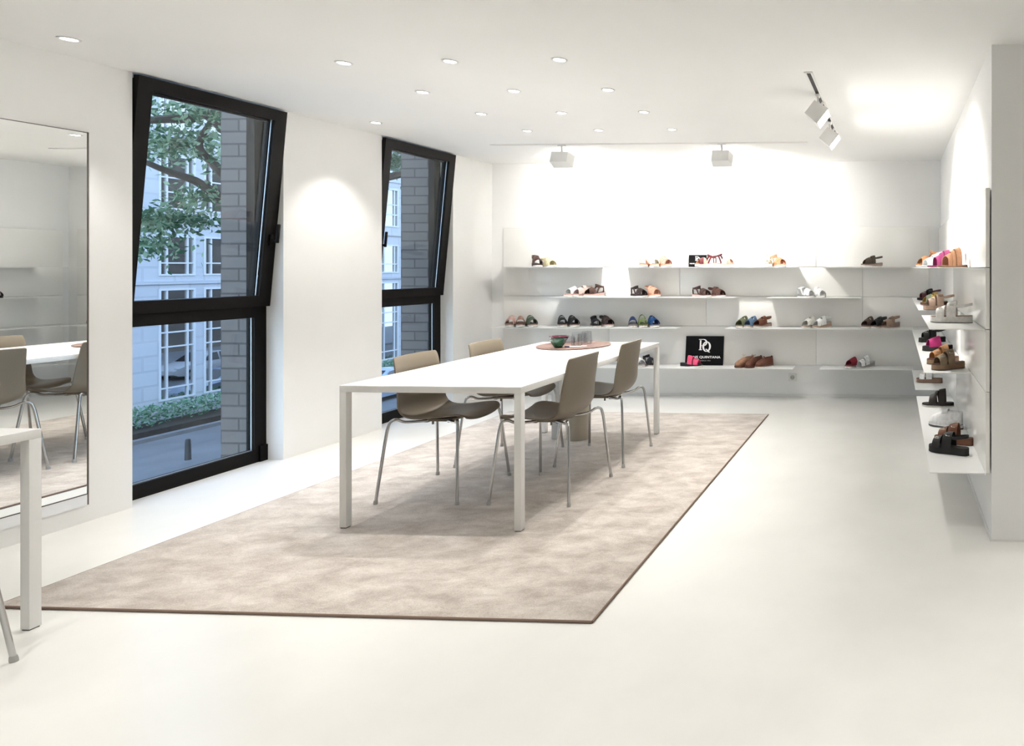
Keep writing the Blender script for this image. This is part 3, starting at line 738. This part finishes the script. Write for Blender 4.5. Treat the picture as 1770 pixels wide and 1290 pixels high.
    if kind == 'bow':
        part('front_strap', lambda bm: band(bm, sole, .74, .72, .24, .24, hs=1.05), U)
        part('instep_strap', lambda bm: band(bm, sole, .50, .46, .20, .20, hs=1.15), U2)
        part('ankle_strap', lambda bm: ribbon(bm, bezier([foot(sole, .5, 2.3, .003, 1.1), foot(sole, .33, 1.9, .012, 1.1), foot(sole, .18, 1.5, .02, 1.0), foot(sole, .04, 1.4, .02, .95)], 4), .016), U2)
        part('buckle', lambda bm: buckle(bm, sole, .70, 1.1), M_METAL)
    if kind in ('oxford', 'loafer', 'sneaker'):
        o = part('upper', lambda bm: closed_upper(bm, sole, .50 if kind != 'loafer' else .55, 1.0 if kind != 'sneaker' else 1.15), U)
        md = o.modifiers.new('thick', 'SOLIDIFY'); md.thickness = .003; md.offset = -1
        if kind == 'oxford':
            def lace(bm):
                for t in (.52, .57, .62, .67): tube(bm, [foot(sole, t, PI/2-.45, .012, 1.05), foot(sole, t+.01, PI/2, .016, 1.05), foot(sole, t, PI/2+.45, .012, 1.05)], .0016, 6)
                for s in (-1, 1):
                    p = foot(sole, .52, PI/2, .016, 1.05); tube(bm, bezier([p, p+Vector((-.004, s*.016, .014)), p+Vector((.004, s*.026, .004)), p], 4), .0015, 6)
            part('laces', lace, U2)
        if kind == 'sneaker': part('tongue', lambda bm: band(bm, sole, .50, .50, .16, .16, th0=PI*.25, th1=PI*.75, hs=1.3), U2)
        if kind == 'loafer': part('collar', lambda bm: band(bm, sole, .55, .55, .05, .05, th0=.5, th1=PI-.5, hs=1.22), U2)
    return e
# colour words
BRN = (.085, .035, .026); DBR = (.045, .024, .020); BLK = (.010, .010, .012); CRM = (.72, .64, .42); PEA = (.72, .38, .26); PNK = (.62, .40, .35)
TAN = (.42, .20, .10); ORG = (.52, .24, .10); GRN = (.14, .19, .10); OLV = (.20, .23, .11); NVY = (.01, .03, .13); LIM = (.19, .30, .04); BLU = (.01, .08, .27); DEN = (.13, .22, .36)
WHT = (.82, .82, .81); BGE = (.50, .36, .26); RED = (.27, .012, .03); MAG = (.42, .012, .13); HOT = (.75, .07, .17); COR = (.70, .20, .13); ODK = (.085, .063, .042); MID = (.42, .30, .25)
PREV = {}
def B(px, row, h, kind, up, mid, label, y=6.71, **k):
    """a shoe on a back shelf; neighbours stand side by side without touching"""
    p = ony(px, 500, y); x = p.x; hw = h+math.degrees(math.atan2(-x, y)); a = R(hw)
    if row in PREV and px-PREV[row][0] < 24:
        _, qx, qy, qa = PREV[row]; m = (a+qa)/2; need = .0865-((x-qx)*math.cos(m)+(y-qy)*math.sin(m))
        if need > 0:
            sn = math.sin(m)
            if abs(sn) > .1:
                y2 = min(6.728, max(6.690, y+need*.6/sn)); y = y2
            need = .0865-((x-qx)*math.cos(m)+(y-qy)*sn)
            if need > 0: x += need/math.cos(m)
    PREV[row] = (px, x, y, a)
    shoe(Vector((x, y, row+.0008)), hw, kind, up, mid, label, **k)
g1 = 'sandals on the top back shelves'
B(927.5, Z1, 12, 'crosshigh', BRN, DBR, 'dark brown high sandal with a heel tab, leftmost on the top back shelf', y=6.70, group=g1)
B(946, Z1, 30, 'crossheel', CRM, CRM, 'pale yellow sandal beside the dark brown one on the top back shelf', y=6.71, sole='low', group=g1)
B(1111, Z1, 8, 'slide', PEA, PEA, 'peach slide, left of the three peach and cream sandals on the top back shelf', group=g1)
B(1127.5, Z1, 18, 'crossheel', (.76, .70, .56), PEA, 'cream sandal between two peach ones on the top back shelf', group=g1, y=6.705)
B(1146, Z1, 32, 'cross', (.72, .34, .25), PEA, 'coral peach sandal, right of the cream one on the top back shelf', group=g1)
B(1220, Z1, -62, 'ankle', (.74, .45, .30), (.80, .62, .55), 'peach sandal with a dark red ankle strap, in front of the small black sign', group=g1, up2=(.17, .012, .018), y=6.66)
B(1251, Z1, 62, 'woven', (.72, .30, .22), (.82, .45, .38), 'coral woven sandal facing right beside the small black sign', group=g1, up2=(.80, .58, .42), y=6.69)
B(1325, Z1, 15, 'ankle', (.80, .74, .58), (.82, .78, .66), 'cream ankle-strap sandal on the top back shelf', group=g1)
B(1344, Z1, 40, 'ankle', (.66, .26, .13), (.70, .36, .24), 'orange tan ankle-strap sandal right of the cream one on the top back shelf', group=g1)
B(1507, Z1, -68, 'crossheel', ODK, MID, 'dark olive brown sandal alone on the right top back shelf', group=g1)
g2 = 'sandals on the second level back shelves'
B(992, Z2, -48, 'slide', WHT, PNK, 'white slide with a pink sole, leftmost on the second level back shelf', sole='run', group=g2)
B(1008, Z2, -50, 'crossheel', (.70, .55, .50), PNK, 'pale pink sandal between the white slide and the brown sandal', group=g2, y=6.715)
B(1027, Z2, -52, 'ankle', BRN, PNK, 'brown ankle-strap sandal with a pink sole on the second level back shelf', group=g2)
B(1104, Z2, 38, 'ankle', DBR, DBR, 'dark brown ankle-strap sandal left of the peach one, second level back shelf', group=g2, sole='low')
B(1124, Z2, 34, 'crossheel', PEA, PEA, 'peach crossed-strap sandal on the second level back shelf', group=g2)
B(1212.5, Z2, 48, 'ankle', BRN, PNK, 'brown ankle-strap sandal with striped sole in the middle of the second level', group=g2, sole='low')
B(1234.5, Z2, 44, 'crossheel', (.12, .05, .035), PNK, 'reddish brown low sandal right of the brown ankle-strap one', group=g2, sole='low')
B(1393, Z2, 42, 'ankle', WHT, (.35, .34, .34), 'white ankle-strap sandal on the right second level back shelf', group=g2, sole='low')
B(1413.5, Z2, 36, 'cross', WHT, (.62, .60, .58), 'white low sandal right of the white ankle-strap one', group=g2, sole='low')
g3 = 'sandals on the third level back shelves'
B(884, Z3, -14, 'cross', PNK, MID, 'dusty pink sandal, leftmost on the third level back shelf', group=g3)
B(899.5, Z3, 0, 'slide', (.45, .25, .17), MID, 'tan slide between the pink and the green sandal', group=g3)
B(917, Z3, 18, 'cross', (.13, .17, .11), MID, 'sage green sandal right of the tan slide', group=g3, up2=(.10, .13, .09))
B(971, Z3, 8, 'cross', BLK, MID, 'black sandal, left one of the black pair on the third level back shelf', group=g3)
B(988, Z3, 22, 'cross', (.014, .012, .012), MID, 'black sandal, right one of the black pair on the third level back shelf', group=g3)
B(1028.5, Z3, 14, 'ankle', BLK, MID, 'black ankle-strap sandal on the third level left of the dark brown one', group=g3, sole='low')
B(1046, Z3, 28, 'crossheel', DBR, PNK, 'dark brown sandal right of the black ankle-strap one, third level', group=g3)
B(1093.5, Z3, 3, 'slide', NVY, MID, 'navy blue slide, left of the green slide on the third level', group=g3, bed=(.35, .38, .4))
B(1110, Z3, 10, 'openslide', LIM, MID, 'grass green sandal between the navy and the bright blue one', group=g3)
B(1127, Z3, 24, 'cross', BLU, MID, 'bright blue sandal right of the green one on the third level', group=g3)
B(1286, Z3, -38, 'cross', (.15, .17, .085), MID, 'olive green sandal left of the denim blue one on the third level', group=g3)
B(1301, Z3, -42, 'cross', DEN, MID, 'denim blue sandal between the olive and the chestnut one', group=g3)
B(1318, Z3, -46, 'crossheel', (.16, .05, .022), MID, 'chestnut brown sandal with a black heel strap right of the denim blue one', group=g3)
B(1401, Z3, -42, 'cross', (.78, .76, .70), BGE, 'off-white sandal, left one of the white pair on the third level', group=g3)
B(1421, Z3, -52, 'crossheel', WHT, BGE, 'white sandal with grey sole, right one of the white pair on the third level', group=g3, sole='wedge')
B(1503, Z3, -38, 'cross', (.13, .075, .055), MID, 'cocoa brown sandal, left of the black one at the right end of the third level', group=g3)
B(1518, Z3, -40, 'crossheel', BLK, MID, 'black sandal between the cocoa and the beige wedge at the right end', group=g3)
B(1536.5, Z3, -50, 'crossheel', (.43, .29, .21), MID, 'beige wedge sandal with a slingback at the right end of the third level', group=g3, sole='wedge')
g4 = 'shoes on the lowest back shelves'
B(1104, Z4, 20, 'crossheel', WHT, PNK, 'white sandal behind the far table leg on the lowest back shelf', group=g4, sole='low')
B(1120, Z4, 30, 'ankle', BLK, MID, 'black strappy sandal behind the far table leg on the lowest back shelf', group=g4, sole='low')
B(1195, Z4, 68, 'two', HOT, BLK, 'black sandal with hot pink straps in front of the large black sign', group=g4, bed=BLK, y=6.655, sole='run')
B(1287, Z4, -52, 'oxford', (.42, .22, .13), (.20, .07, .035), 'light tan lace-up shoe, front of the three brown shoes on the lowest shelf', group=g4, sole='low', bottom=(.15, .06, .03), up2=(.6, .4, .25), name='lace_up_shoe', cat='shoe', scale=1.0)
B(1303, Z4, -44, 'oxford', (.17, .055, .028), (.15, .05, .025), 'chestnut lace-up shoe between the light tan shoe and the loafer', group=g4, sole='low', bottom=(.12, .05, .03), name='lace_up_shoe', cat='shoe', scale=1.0)
B(1321, Z4, -48, 'loafer', (.16, .05, .027), (.25, .12, .08), 'reddish brown loafer with a white sole on the lowest shelf', group=g4, sole='low', name='loafer', cat='shoe')
B(1476, Z4, -44, 'slide', RED, (.50, .30, .27), 'crimson slide left of the white sandal on the right lowest shelf', group=g4)
B(1496, Z4, -50, 'two', WHT, (.45, .43, .41), 'white sandal with grey layered sole on the right lowest shelf', group=g4, sole='wedge', up2=WHT)
# right wall shelves: toes point into the room (-X)
XS = .30
def RW(px, py, row, h, kind, up, mid, label, x=XS, dx=0, **k):
    if row == Z1: p = onx(px, 461, x)
    else:
        p = onz(px, py, row)
    shoe(Vector((p.x+dx, p.y, row+.0008)), h, kind, up, mid, label, **k)
q1 = 'sandals on the top shelf of the right wall'
shoe(Vector((0.290, 5.60,Z1+.0008)), -62, 'ankle', ORG, ORG, 'tan wedge sandal, rearmost of the cluster on the right wall top shelf', sole='wedge', group=q1)
shoe(Vector((0.305, 5.05, Z1+.0008)), -60, 'bow', (.80, .82, .82), WHT, 'white sandal with silver buckle behind the magenta one, right wall top shelf', sole='flat', up2=(.55, .66, .72), group=q1)
shoe(Vector((0.325, 4.50, Z1+.0008)), -58, 'bigcross', (.30, .012, .12), (.26, .012, .09), 'magenta flat sandal between the white and the tan one on the right wall top shelf', sole='flat', group=q1)
shoe(Vector((0.350, 3.98, Z1+.0008)), -50, 'bigcross', (.52, .25, .12), (.58, .30, .17), 'tan flat sandal with wide arching bands, front of the right wall top shelf', sole='flat', group=q1)
q2 = 'sandals on the second shelves of the right wall'
shoe(Vector((0.325, 6.15, Z2+.0008)), -72, 'twoheel', (.09, .01, .02), BLK, 'black and burgundy sandal, rearmost on the right wall second shelf', sole='low', up2=BLK, bottom=BLK, group=q2)
shoe(Vector((0.325, 5.40, Z2+.0008)), -72, 'cross', (.55, .38, .10), (.15, .06, .04), 'yellow and green strapped sandal behind the beige platform sandal', sole='low', up2=(.18, .22, .15), bottom=(.15, .06, .04), group=q2)
shoe(Vector((0.322, 4.78, Z2+.0008)), -76, 'twoheel', (.52, .36, .27), (.50, .34, .25), 'beige platform sandal at the near end of the farther second shelf', sole='platform', bed=(.08, .04, .03), group=q2)
shoe(Vector((0.318, 3.70, Z2+.0008)), -99, 'buckled', (.76, .74, .71), (.72, .70, .66), 'white buckled sandal alone on the nearer second shelf of the right wall', sole='platform', bed=(.35, .20, .13), group=q2)
q3 = 'sandals on the third shelf of the right wall'
shoe(Vector((0.315, 5.50, Z3+.0008)), -74, 'twoheel', (.012, .014, .010), (.012, .012, .010), 'black chunky sandal, rearmost on the right wall third shelf', sole='platform', bed=BLK, group=q3)
shoe(Vector((0.322, 4.93, Z3+.0008)), -76, 'slide', (.58, .02, .20), BLK, 'bright magenta sandal with a black sole on the right wall third shelf', sole='platform', bed=BLK, group=q3)
shoe(Vector((0.315, 4.28, Z3+.0008)), -62, 'two', (.50, .22, .07), (.40, .25, .15), 'orange brown sandal behind the khaki buckled one, right wall third shelf', sole='platform', bed=(.12, .03, .015), group=q3)
shoe(Vector((0.330, 4.05, Z3+.0008)), -60, 'two', (.27, .19, .11), (.33, .21, .12), 'khaki tan two-strap sandal at the near end of the third shelf', sole='platform', bed=(.10, .04, .02), group=q3)
q4 = 'shoes on the lowest shelves of the right wall'
shoe(Vector((0.312, 5.88, Z4+.0008)), -99, 'buckled', WHT, (.36, .22, .15), 'white sandal with a brown sole on the short far lowest shelf', sole='platform', bed=(.2, .1, .06), group=q4)
shoe(Vector((0.322, 4.88, Z4+.0008)), -88, 'bigcross', (.030, .020, .015), (.030, .020, .016), 'very dark brown open sandal, rearmost on the near lowest shelf', sole='low', bottom=(.6, .58, .55), group=q4)
shoe(Vector((0.330, 4.25, Z4+.0008)), -118, 'sneaker', (.80, .80, .80), (.80, .80, .80), 'white closed shoe in the middle of the near lowest shelf', sole='low', bottom=(.12, .12, .12), bed=(.05, .03, .02), up2=(.8, .8, .8), group=q4, name='sneaker', cat='shoe')
shoe(Vector((0.300, 3.66, Z4+.0008)), -117, 'buckled', (.010, .010, .010), (.012, .012, .012), 'black buckled sandal nearest on the lowest shelf of the right wall', sole='platform', bed=(.02, .015, .012), group=q4)
shoe(Vector((0.345, 3.86, Z4+.0008)), -112, 'two', (.25, .10, .05), (.26, .11, .06), 'reddish brown sandal tucked behind the nearest black buckled one', sole='platform', group=q4)

# ================================================================== OUTSIDE
GZ = -5.3
M_ASPH = mat('asphalt', (0.16, 0.165, 0.17), .8, noise=.12, scale=.8, bump=.2, bscale=15)
M_PAVE = mat('pavement', (0.26, 0.27, 0.28), .85, noise=.12, scale=1.5)
M_KERB = mat('kerb_stone', (0.20, 0.20, 0.20), .85, noise=.1, scale=3)
M_SOIL = mat('planting_soil', (0.03, 0.026, 0.02), .95, noise=.4, scale=6)
def st_box(name, *a, m=None): tag(mbox(name, *a, m), kind=S)
st_box('street', -28.2, -17.0, -5, 75, GZ-.3, GZ, m=M_ASPH)
st_box('pavement_near', -17.0, -4.95, -5, 75, GZ-.3, GZ+.12, m=M_PAVE)
st_box('kerb', -28.5, -28.2, -5, 75, GZ-.3, GZ+.14, m=M_KERB)
st_box('planting_bed', -30.3, -28.5, -5, 75, GZ-.3, GZ+.35, m=M_SOIL)
# hedge
def leaf_mesh(bm_pts, rng, n, size, sample, dirz=.3):
    vs = np.zeros((n*4, 3)); 
    for i in range(n):
        c = sample(rng); a = rng.normal(size=3); a /= np.linalg.norm(a); b = np.cross(a, rng.normal(size=3)); b /= np.linalg.norm(b)
        s = size*(.6+.8*rng.random())
        vs[i*4] = c-a*s; vs[i*4+1] = c+b*s*.45; vs[i*4+2] = c+a*s; vs[i*4+3] = c-b*s*.45
    me = bpy.data.meshes.new('foliage'); me.from_pydata(vs.tolist(), [], [(i*4, i*4+1, i*4+2, i*4+3) for i in range(n)]); me.update(); return me
def leaf_material(name, c1, c2):
    m = bpy.data.materials.new(name); m.use_nodes = True; nt = m.node_tree; b = nt.nodes['Principled BSDF']; b.inputs['Roughness'].default_value = .5
    g = nt.nodes.new('ShaderNodeNewGeometry'); t = nt.nodes.new('ShaderNodeTexNoise'); t.inputs['Scale'].default_value = 2.5
    r = nt.nodes.new('ShaderNodeValToRGB'); r.color_ramp.elements[0].color = (*c1, 1); r.color_ramp.elements[1].color = (*c2, 1); r.color_ramp.elements[0].position = .3; r.color_ramp.elements[1].position = .7
    nt.links.new(g.outputs['Random Per Island'], r.inputs[0]); nt.links.new(r.outputs[0], b.inputs['Base Color'])
    tr = nt.nodes.new('ShaderNodeBsdfTranslucent'); nt.links.new(r.outputs[0], tr.inputs[0]); mx = nt.nodes.new('ShaderNodeMixShader'); mx.inputs[0].default_value = .35
    o = nt.nodes['Material Output']; nt.links.new(b.outputs[0], mx.inputs[1]); nt.links.new(tr.outputs[0], mx.inputs[2]); nt.links.new(mx.outputs[0], o.inputs[0])
    return m
M_LEAF = leaf_material('tree_leaves', (0.05, 0.14, 0.065), (0.30, 0.44, 0.28))
M_HEDGE = leaf_material('hedge_leaves', (0.08, 0.24, 0.12), (0.30, 0.50, 0.34))
rng = np.random.default_rng(5)
me = leaf_mesh(None, rng, 9000, .07, lambda r: np.array([-29.35+r.uniform(-.45, .45), r.uniform(18, 48), GZ+.4+.75*r.random()**.7]))
me.materials.append(M_HEDGE); o = bpy.data.objects.new('hedge', me); C.objects.link(o); tag(o, 'low trimmed green hedge at the foot of the office building across the street', 'hedge')
# office building across the street
M_STONE = block_material('pale_stone_facade', (0.66, 0.68, 0.72), (0.62, 0.64, 0.69), (0.58, 0.60, 0.64), 1.2, .6)
M_MULL = mat('white_mullion', (0.80, 0.82, 0.85), .4)
M_OGLASS = pane_mat('office_glass', (0.25, 0.28, 0.28), .50)
M_INNER = mat('dark_office_interior', (0.035, 0.04, 0.04), .9)
bl = empty('office_building', (-30, 33, GZ), label='pale stone office building with white gridded windows across the street', cat='building')
rowsz = [(-4.19, .43, (-3.68, -1.98, -1.38), 'g'), (.97, 2.65, (1.50,), 'u'), (3.72, 6.0, (4.45, 5.05), 'u'), (6.9, 9.2, (7.6,), 'u')]
wins = [];  y = 15.85
while y < 48: wins += [(y, y+1.42), (y+1.78, y+3.2)]; y += 4.975
yA, yB_ = 14.0-33, 52.0-33
bm = bmesh.new(); prev = GZ
for z0, z1, _, _ in rowsz:
    box(bm, -.8, 0, yA, yB_, prev-GZ, z0-GZ)
    ys = [14.0]+[v for wv in wins for v in wv]+[52.0]
    for k in range(0, len(ys), 2): box(bm, -.8, 0, ys[k]-33, ys[k+1]-33, z0-GZ, z1-GZ)
    prev = z1
box(bm, -.8, 0, yA, yB_, prev-GZ, 11-GZ); link('facade', bm, M_STONE, bl)
bm = bmesh.new(); box(bm, -6, -.8, yA, yB_, 0, 11-GZ); link('core', bm, M_INNER, bl)
bm = bmesh.new()
for z in (3.25, 6.45, .68): box(bm, 0, .06, yA, yB_, z-GZ-.06, z-GZ+.06)
link('string_course', bm, M_STONE, bl)
proto = {}
for (z0, z1, hz, kd) in rowsz:
    for (a, b) in wins:
        key = (z0,)
        if key not in proto:
            wv = b-a; h = z1-z0; bm = bmesh.new(); f = .055
            frame_rect(bm, -.10, .03, 0, wv, 0, h, f*1.3, f*1.3, f*1.3, f*1.3)
            for yy in (.32, 1.13): box(bm, -.09, .01, yy-f/2, yy+f/2, 0, h)
            for zz in hz: box(bm, -.09, .005, 0, wv, zz-z0-f/2, zz-z0+f/2)
            o = link('window', bm, M_MULL, bl); bm = bmesh.new(); box(bm, -.07, -.05, f, wv-f, f, h-f); link('pane', bm, M_OGLASS, o); proto[key] = o
        else: o = dup(proto[key], bl)
        o.location = (0, a-33, z0-GZ)
# trees
M_BARK = mat('bark', (0.10, 0.085, 0.07), .9, noise=.4, scale=4, bump=.6, bscale=12)
def tree(x, y, label, seed, branches, cz, rad, n, sprigs=()):
    e = empty('street_tree', (x, y, GZ+.12), label=label, cat='tree'); z0 = GZ+.12
    bm = bmesh.new(); tube(bm, bezier([(0, 0, 0), (.1, .05, 3), (0, .1, 5.6), (.15, 0, 7.5), (0, .1, 10)], 4), [.30-.012*i for i in range(17)], 12)
    for br, r0 in branches:
        P = bezier([(p[0]-x, p[1]-y, p[2]-z0) for p in br], 4); tube(bm, P, [r0*(1-.75*i/len(P)) for i in range(len(P))], 8)
    link('trunk', bm, M_BARK, e, smooth=True)
    rg = np.random.default_rng(seed); cl = []
    for k in range(150):
        d = rg.normal(size=3); d /= np.linalg.norm(d); rr = rg.random()**.45
        cl.append((np.array([d[0]*rad[0]*rr, d[1]*rad[1]*rr, cz-z0+d[2]*rad[2]*rr]), .35+.45*rg.random()))
    cl += [(np.array([q[0]-x, q[1]-y, q[2]-z0]), .42) for q in sprigs]
    def smp(r):
        c, s = cl[r.integers(len(cl))]; v = r.normal(size=3)*s*.6; v[2] *= .55; return c+v
    me = leaf_mesh(None, rg, n, .065, smp); me.materials.append(M_LEAF); o = bpy.data.objects.new('foliage', me); C.objects.link(o); o.parent = e
def bx(px, py, X=-14.0): return tuple(onx(px, py, X))
tree(-14, 15.2, 'leafy street tree with spreading boughs seen through the nearer window', 3,
     [([(-14, 15.2, 2.6), bx(375, 208), bx(330, 205), bx(270, 207), bx(225, 215)], .15),
      ([(-14, 15.2, 1.0), bx(383, 300), bx(352, 268), bx(345, 245), bx(368, 205), bx(378, 190)], .10),
      ([(-14, 15.2, .4), bx(420, 380), bx(350, 320), bx(300, 300), bx(262, 285), bx(230, 270)], .12),
      ([(-14, 15.2, 3), (-12, 17, 4), (-11, 19, 4.6)], .12), ([(-14, 15.2, 3.6), (-15.4, 16.5, 5), (-16, 18.5, 6)], .12)], 5.9, (3.6, 5.0, 3.3), 42000,
     [bx(*q) for q in ((255, 385), (290, 378), (252, 425), (330, 380), (345, 340))])
tree(-13.5, 29.0, 'leafy street tree farther along, seen through the window behind the table', 9,
     [([(-13.5, 29, -1), (-14, 27, 1), (-14, 25, 2.3)], .14), ([(-13.5, 29, 2), (-15, 30.5, 4), (-16, 32, 5)], .12)], 4.4, (3.4, 5.2, 3.4), 30000)
# bollard
e = empty('bollard', (*onz(325, 795, GZ+.12).xy, GZ+.12), label='short dark bollard on the pavement seen through the nearer window', cat='bollard')
bm = bmesh.new(); lathe(bm, [(0, 0), (.09, 0), (.085, .05), (.075, .62), (.06, .70), (0, .72)], 14, close=False); link('post', bm, mat('bollard_paint', (.035, .04, .045), .5), e, smooth=True)
# cars
def car(x, y, rz, paint, label):
    e = empty('parked_car', (x, y, GZ), rz, label, 'car', 'parked hatchbacks in the street')
    # stations along length: x, half width, z of sill, z of belt, z of roof, roof half width
    St = [(-2.0, .60, .35, .62, .64, .55), (-1.9, .80, .25, .86, .88, .70), (-1.6, .86, .22, .95, 1.20, .62), (-1.2, .88, .22, .95, 1.43, .60), (-.5, .88, .22, .94, 1.50, .61), (.1, .88, .22, .93, 1.46, .60),
          (.55, .88, .22, .93, 1.20, .60), (.95, .87, .22, .92, .95, .66), (1.5, .85, .22, .84, .87, .66), (1.85, .76, .25, .70, .73, .60), (2.0, .58, .35, .55, .57, .45)]
    bm = bmesh.new(); rings = []
    for (sx, hw, a, b, c, rw) in St:
        rings.append([bm.verts.new(p) for p in ((sx, -hw*.94, a), (sx, -hw, (a+b)/2), (sx, -hw*.97, b), (sx, -rw, c), (sx, 0, c+.02), (sx, rw, c), (sx, hw*.97, b), (sx, hw, (a+b)/2), (sx, hw*.94, a))])
    for p, q in zip(rings, rings[1:]):
        for k in range(9): bm.faces.new((p[k], p[(k+1) % 9], q[(k+1) % 9], q[k]))
    bm.faces.new(rings[0]); bm.faces.new(rings[-1][::-1]); link('body', bm, mat('paint_'+paint[0], paint[1], .25, coat=.8), e, smooth=True)
    bm = bmesh.new()
    for s in (-1, 1):
        for seg in (((-1.5, 1.0, 1.13), (-1.15, 1.0, 1.36), (-.5, 1.0, 1.42), (-.45, 1.0, 1.0)), ((-.38, 1.0, 1.42), (.05, 1.0, 1.38), (.62, 1.0, 1.0), (-.34, 1.0, 1.0))):
            pts = []
            for (px_, _, pz) in (seg if len(seg) == 4 else seg):
                f = (pz-.95)/(1.48-.95); yy = s*(.86+(.62-.86)*f+.012); pts.append((px_, yy, pz))
            if seg[0][0] < -1: pts = [pts[0], pts[1], pts[2], pts[3], (-1.45, s*.85, 1.0)]
            bm.faces.new([bm.verts.new(p) for p in pts])
    bm.faces.new([bm.verts.new(p) for p in ((.16, -.56, 1.445), (.16, .56, 1.445), (.90, .62, 1.0), (.90, -.62, 1.0))]); bm.faces.new([bm.verts.new(p) for p in ((-1.26, -.56, 1.42), (-1.26, .56, 1.42), (-1.68, .58, 1.12), (-1.68, -.58, 1.12))])
    g = bmesh.ops.extrude_face_region(bm, geom=bm.faces[:]); bmesh.ops.translate(bm, vec=(0, 0, .012), verts=[v for v in g['geom'] if isinstance(v, bmesh.types.BMVert)])
    link('windows', bm, mat('car_glass', (.02, .025, .03), .05, spec=.8), e)
    for wx in (-1.25, 1.25):
        for s in (-1, 1):
            bm = bmesh.new(); tube(bm, [(wx, s*.70, .31), (wx, s*.88, .31)], .31, 20); wh = link('wheel', bm, mat('tyre', (.015, .015, .015), .8), e, smooth=True)
            bm = bmesh.new(); tube(bm, [(wx, s*.88, .31), (wx, s*.892, .31)], .20, 16); link('hub_cap', bm, mat('alloy', (.5, .5, .52), .3, metal=1), wh)
    bm = bmesh.new()
    for s in (-1, 1): box(bm, 1.80, 1.92, s*.60-.12, s*.60+.12, .58, .72, .02)
    link('headlight', bm, mat('headlight_glass', (.8, .85, .9), .1), e, smooth=True)
    return e
car(-17.9, 38.6, R(-90), ('white', (.82, .83, .85)), 'white hatchback parked on the near side of the street, mirrored in the office glass')
p = onz(672, 690, GZ); car(p.x-.6, p.y, R(-90), ('pale_blue', (.45, .55, .70)), 'pale blue hatchback in the street seen through the window behind the chairs')
p = onz(330, 665, GZ)
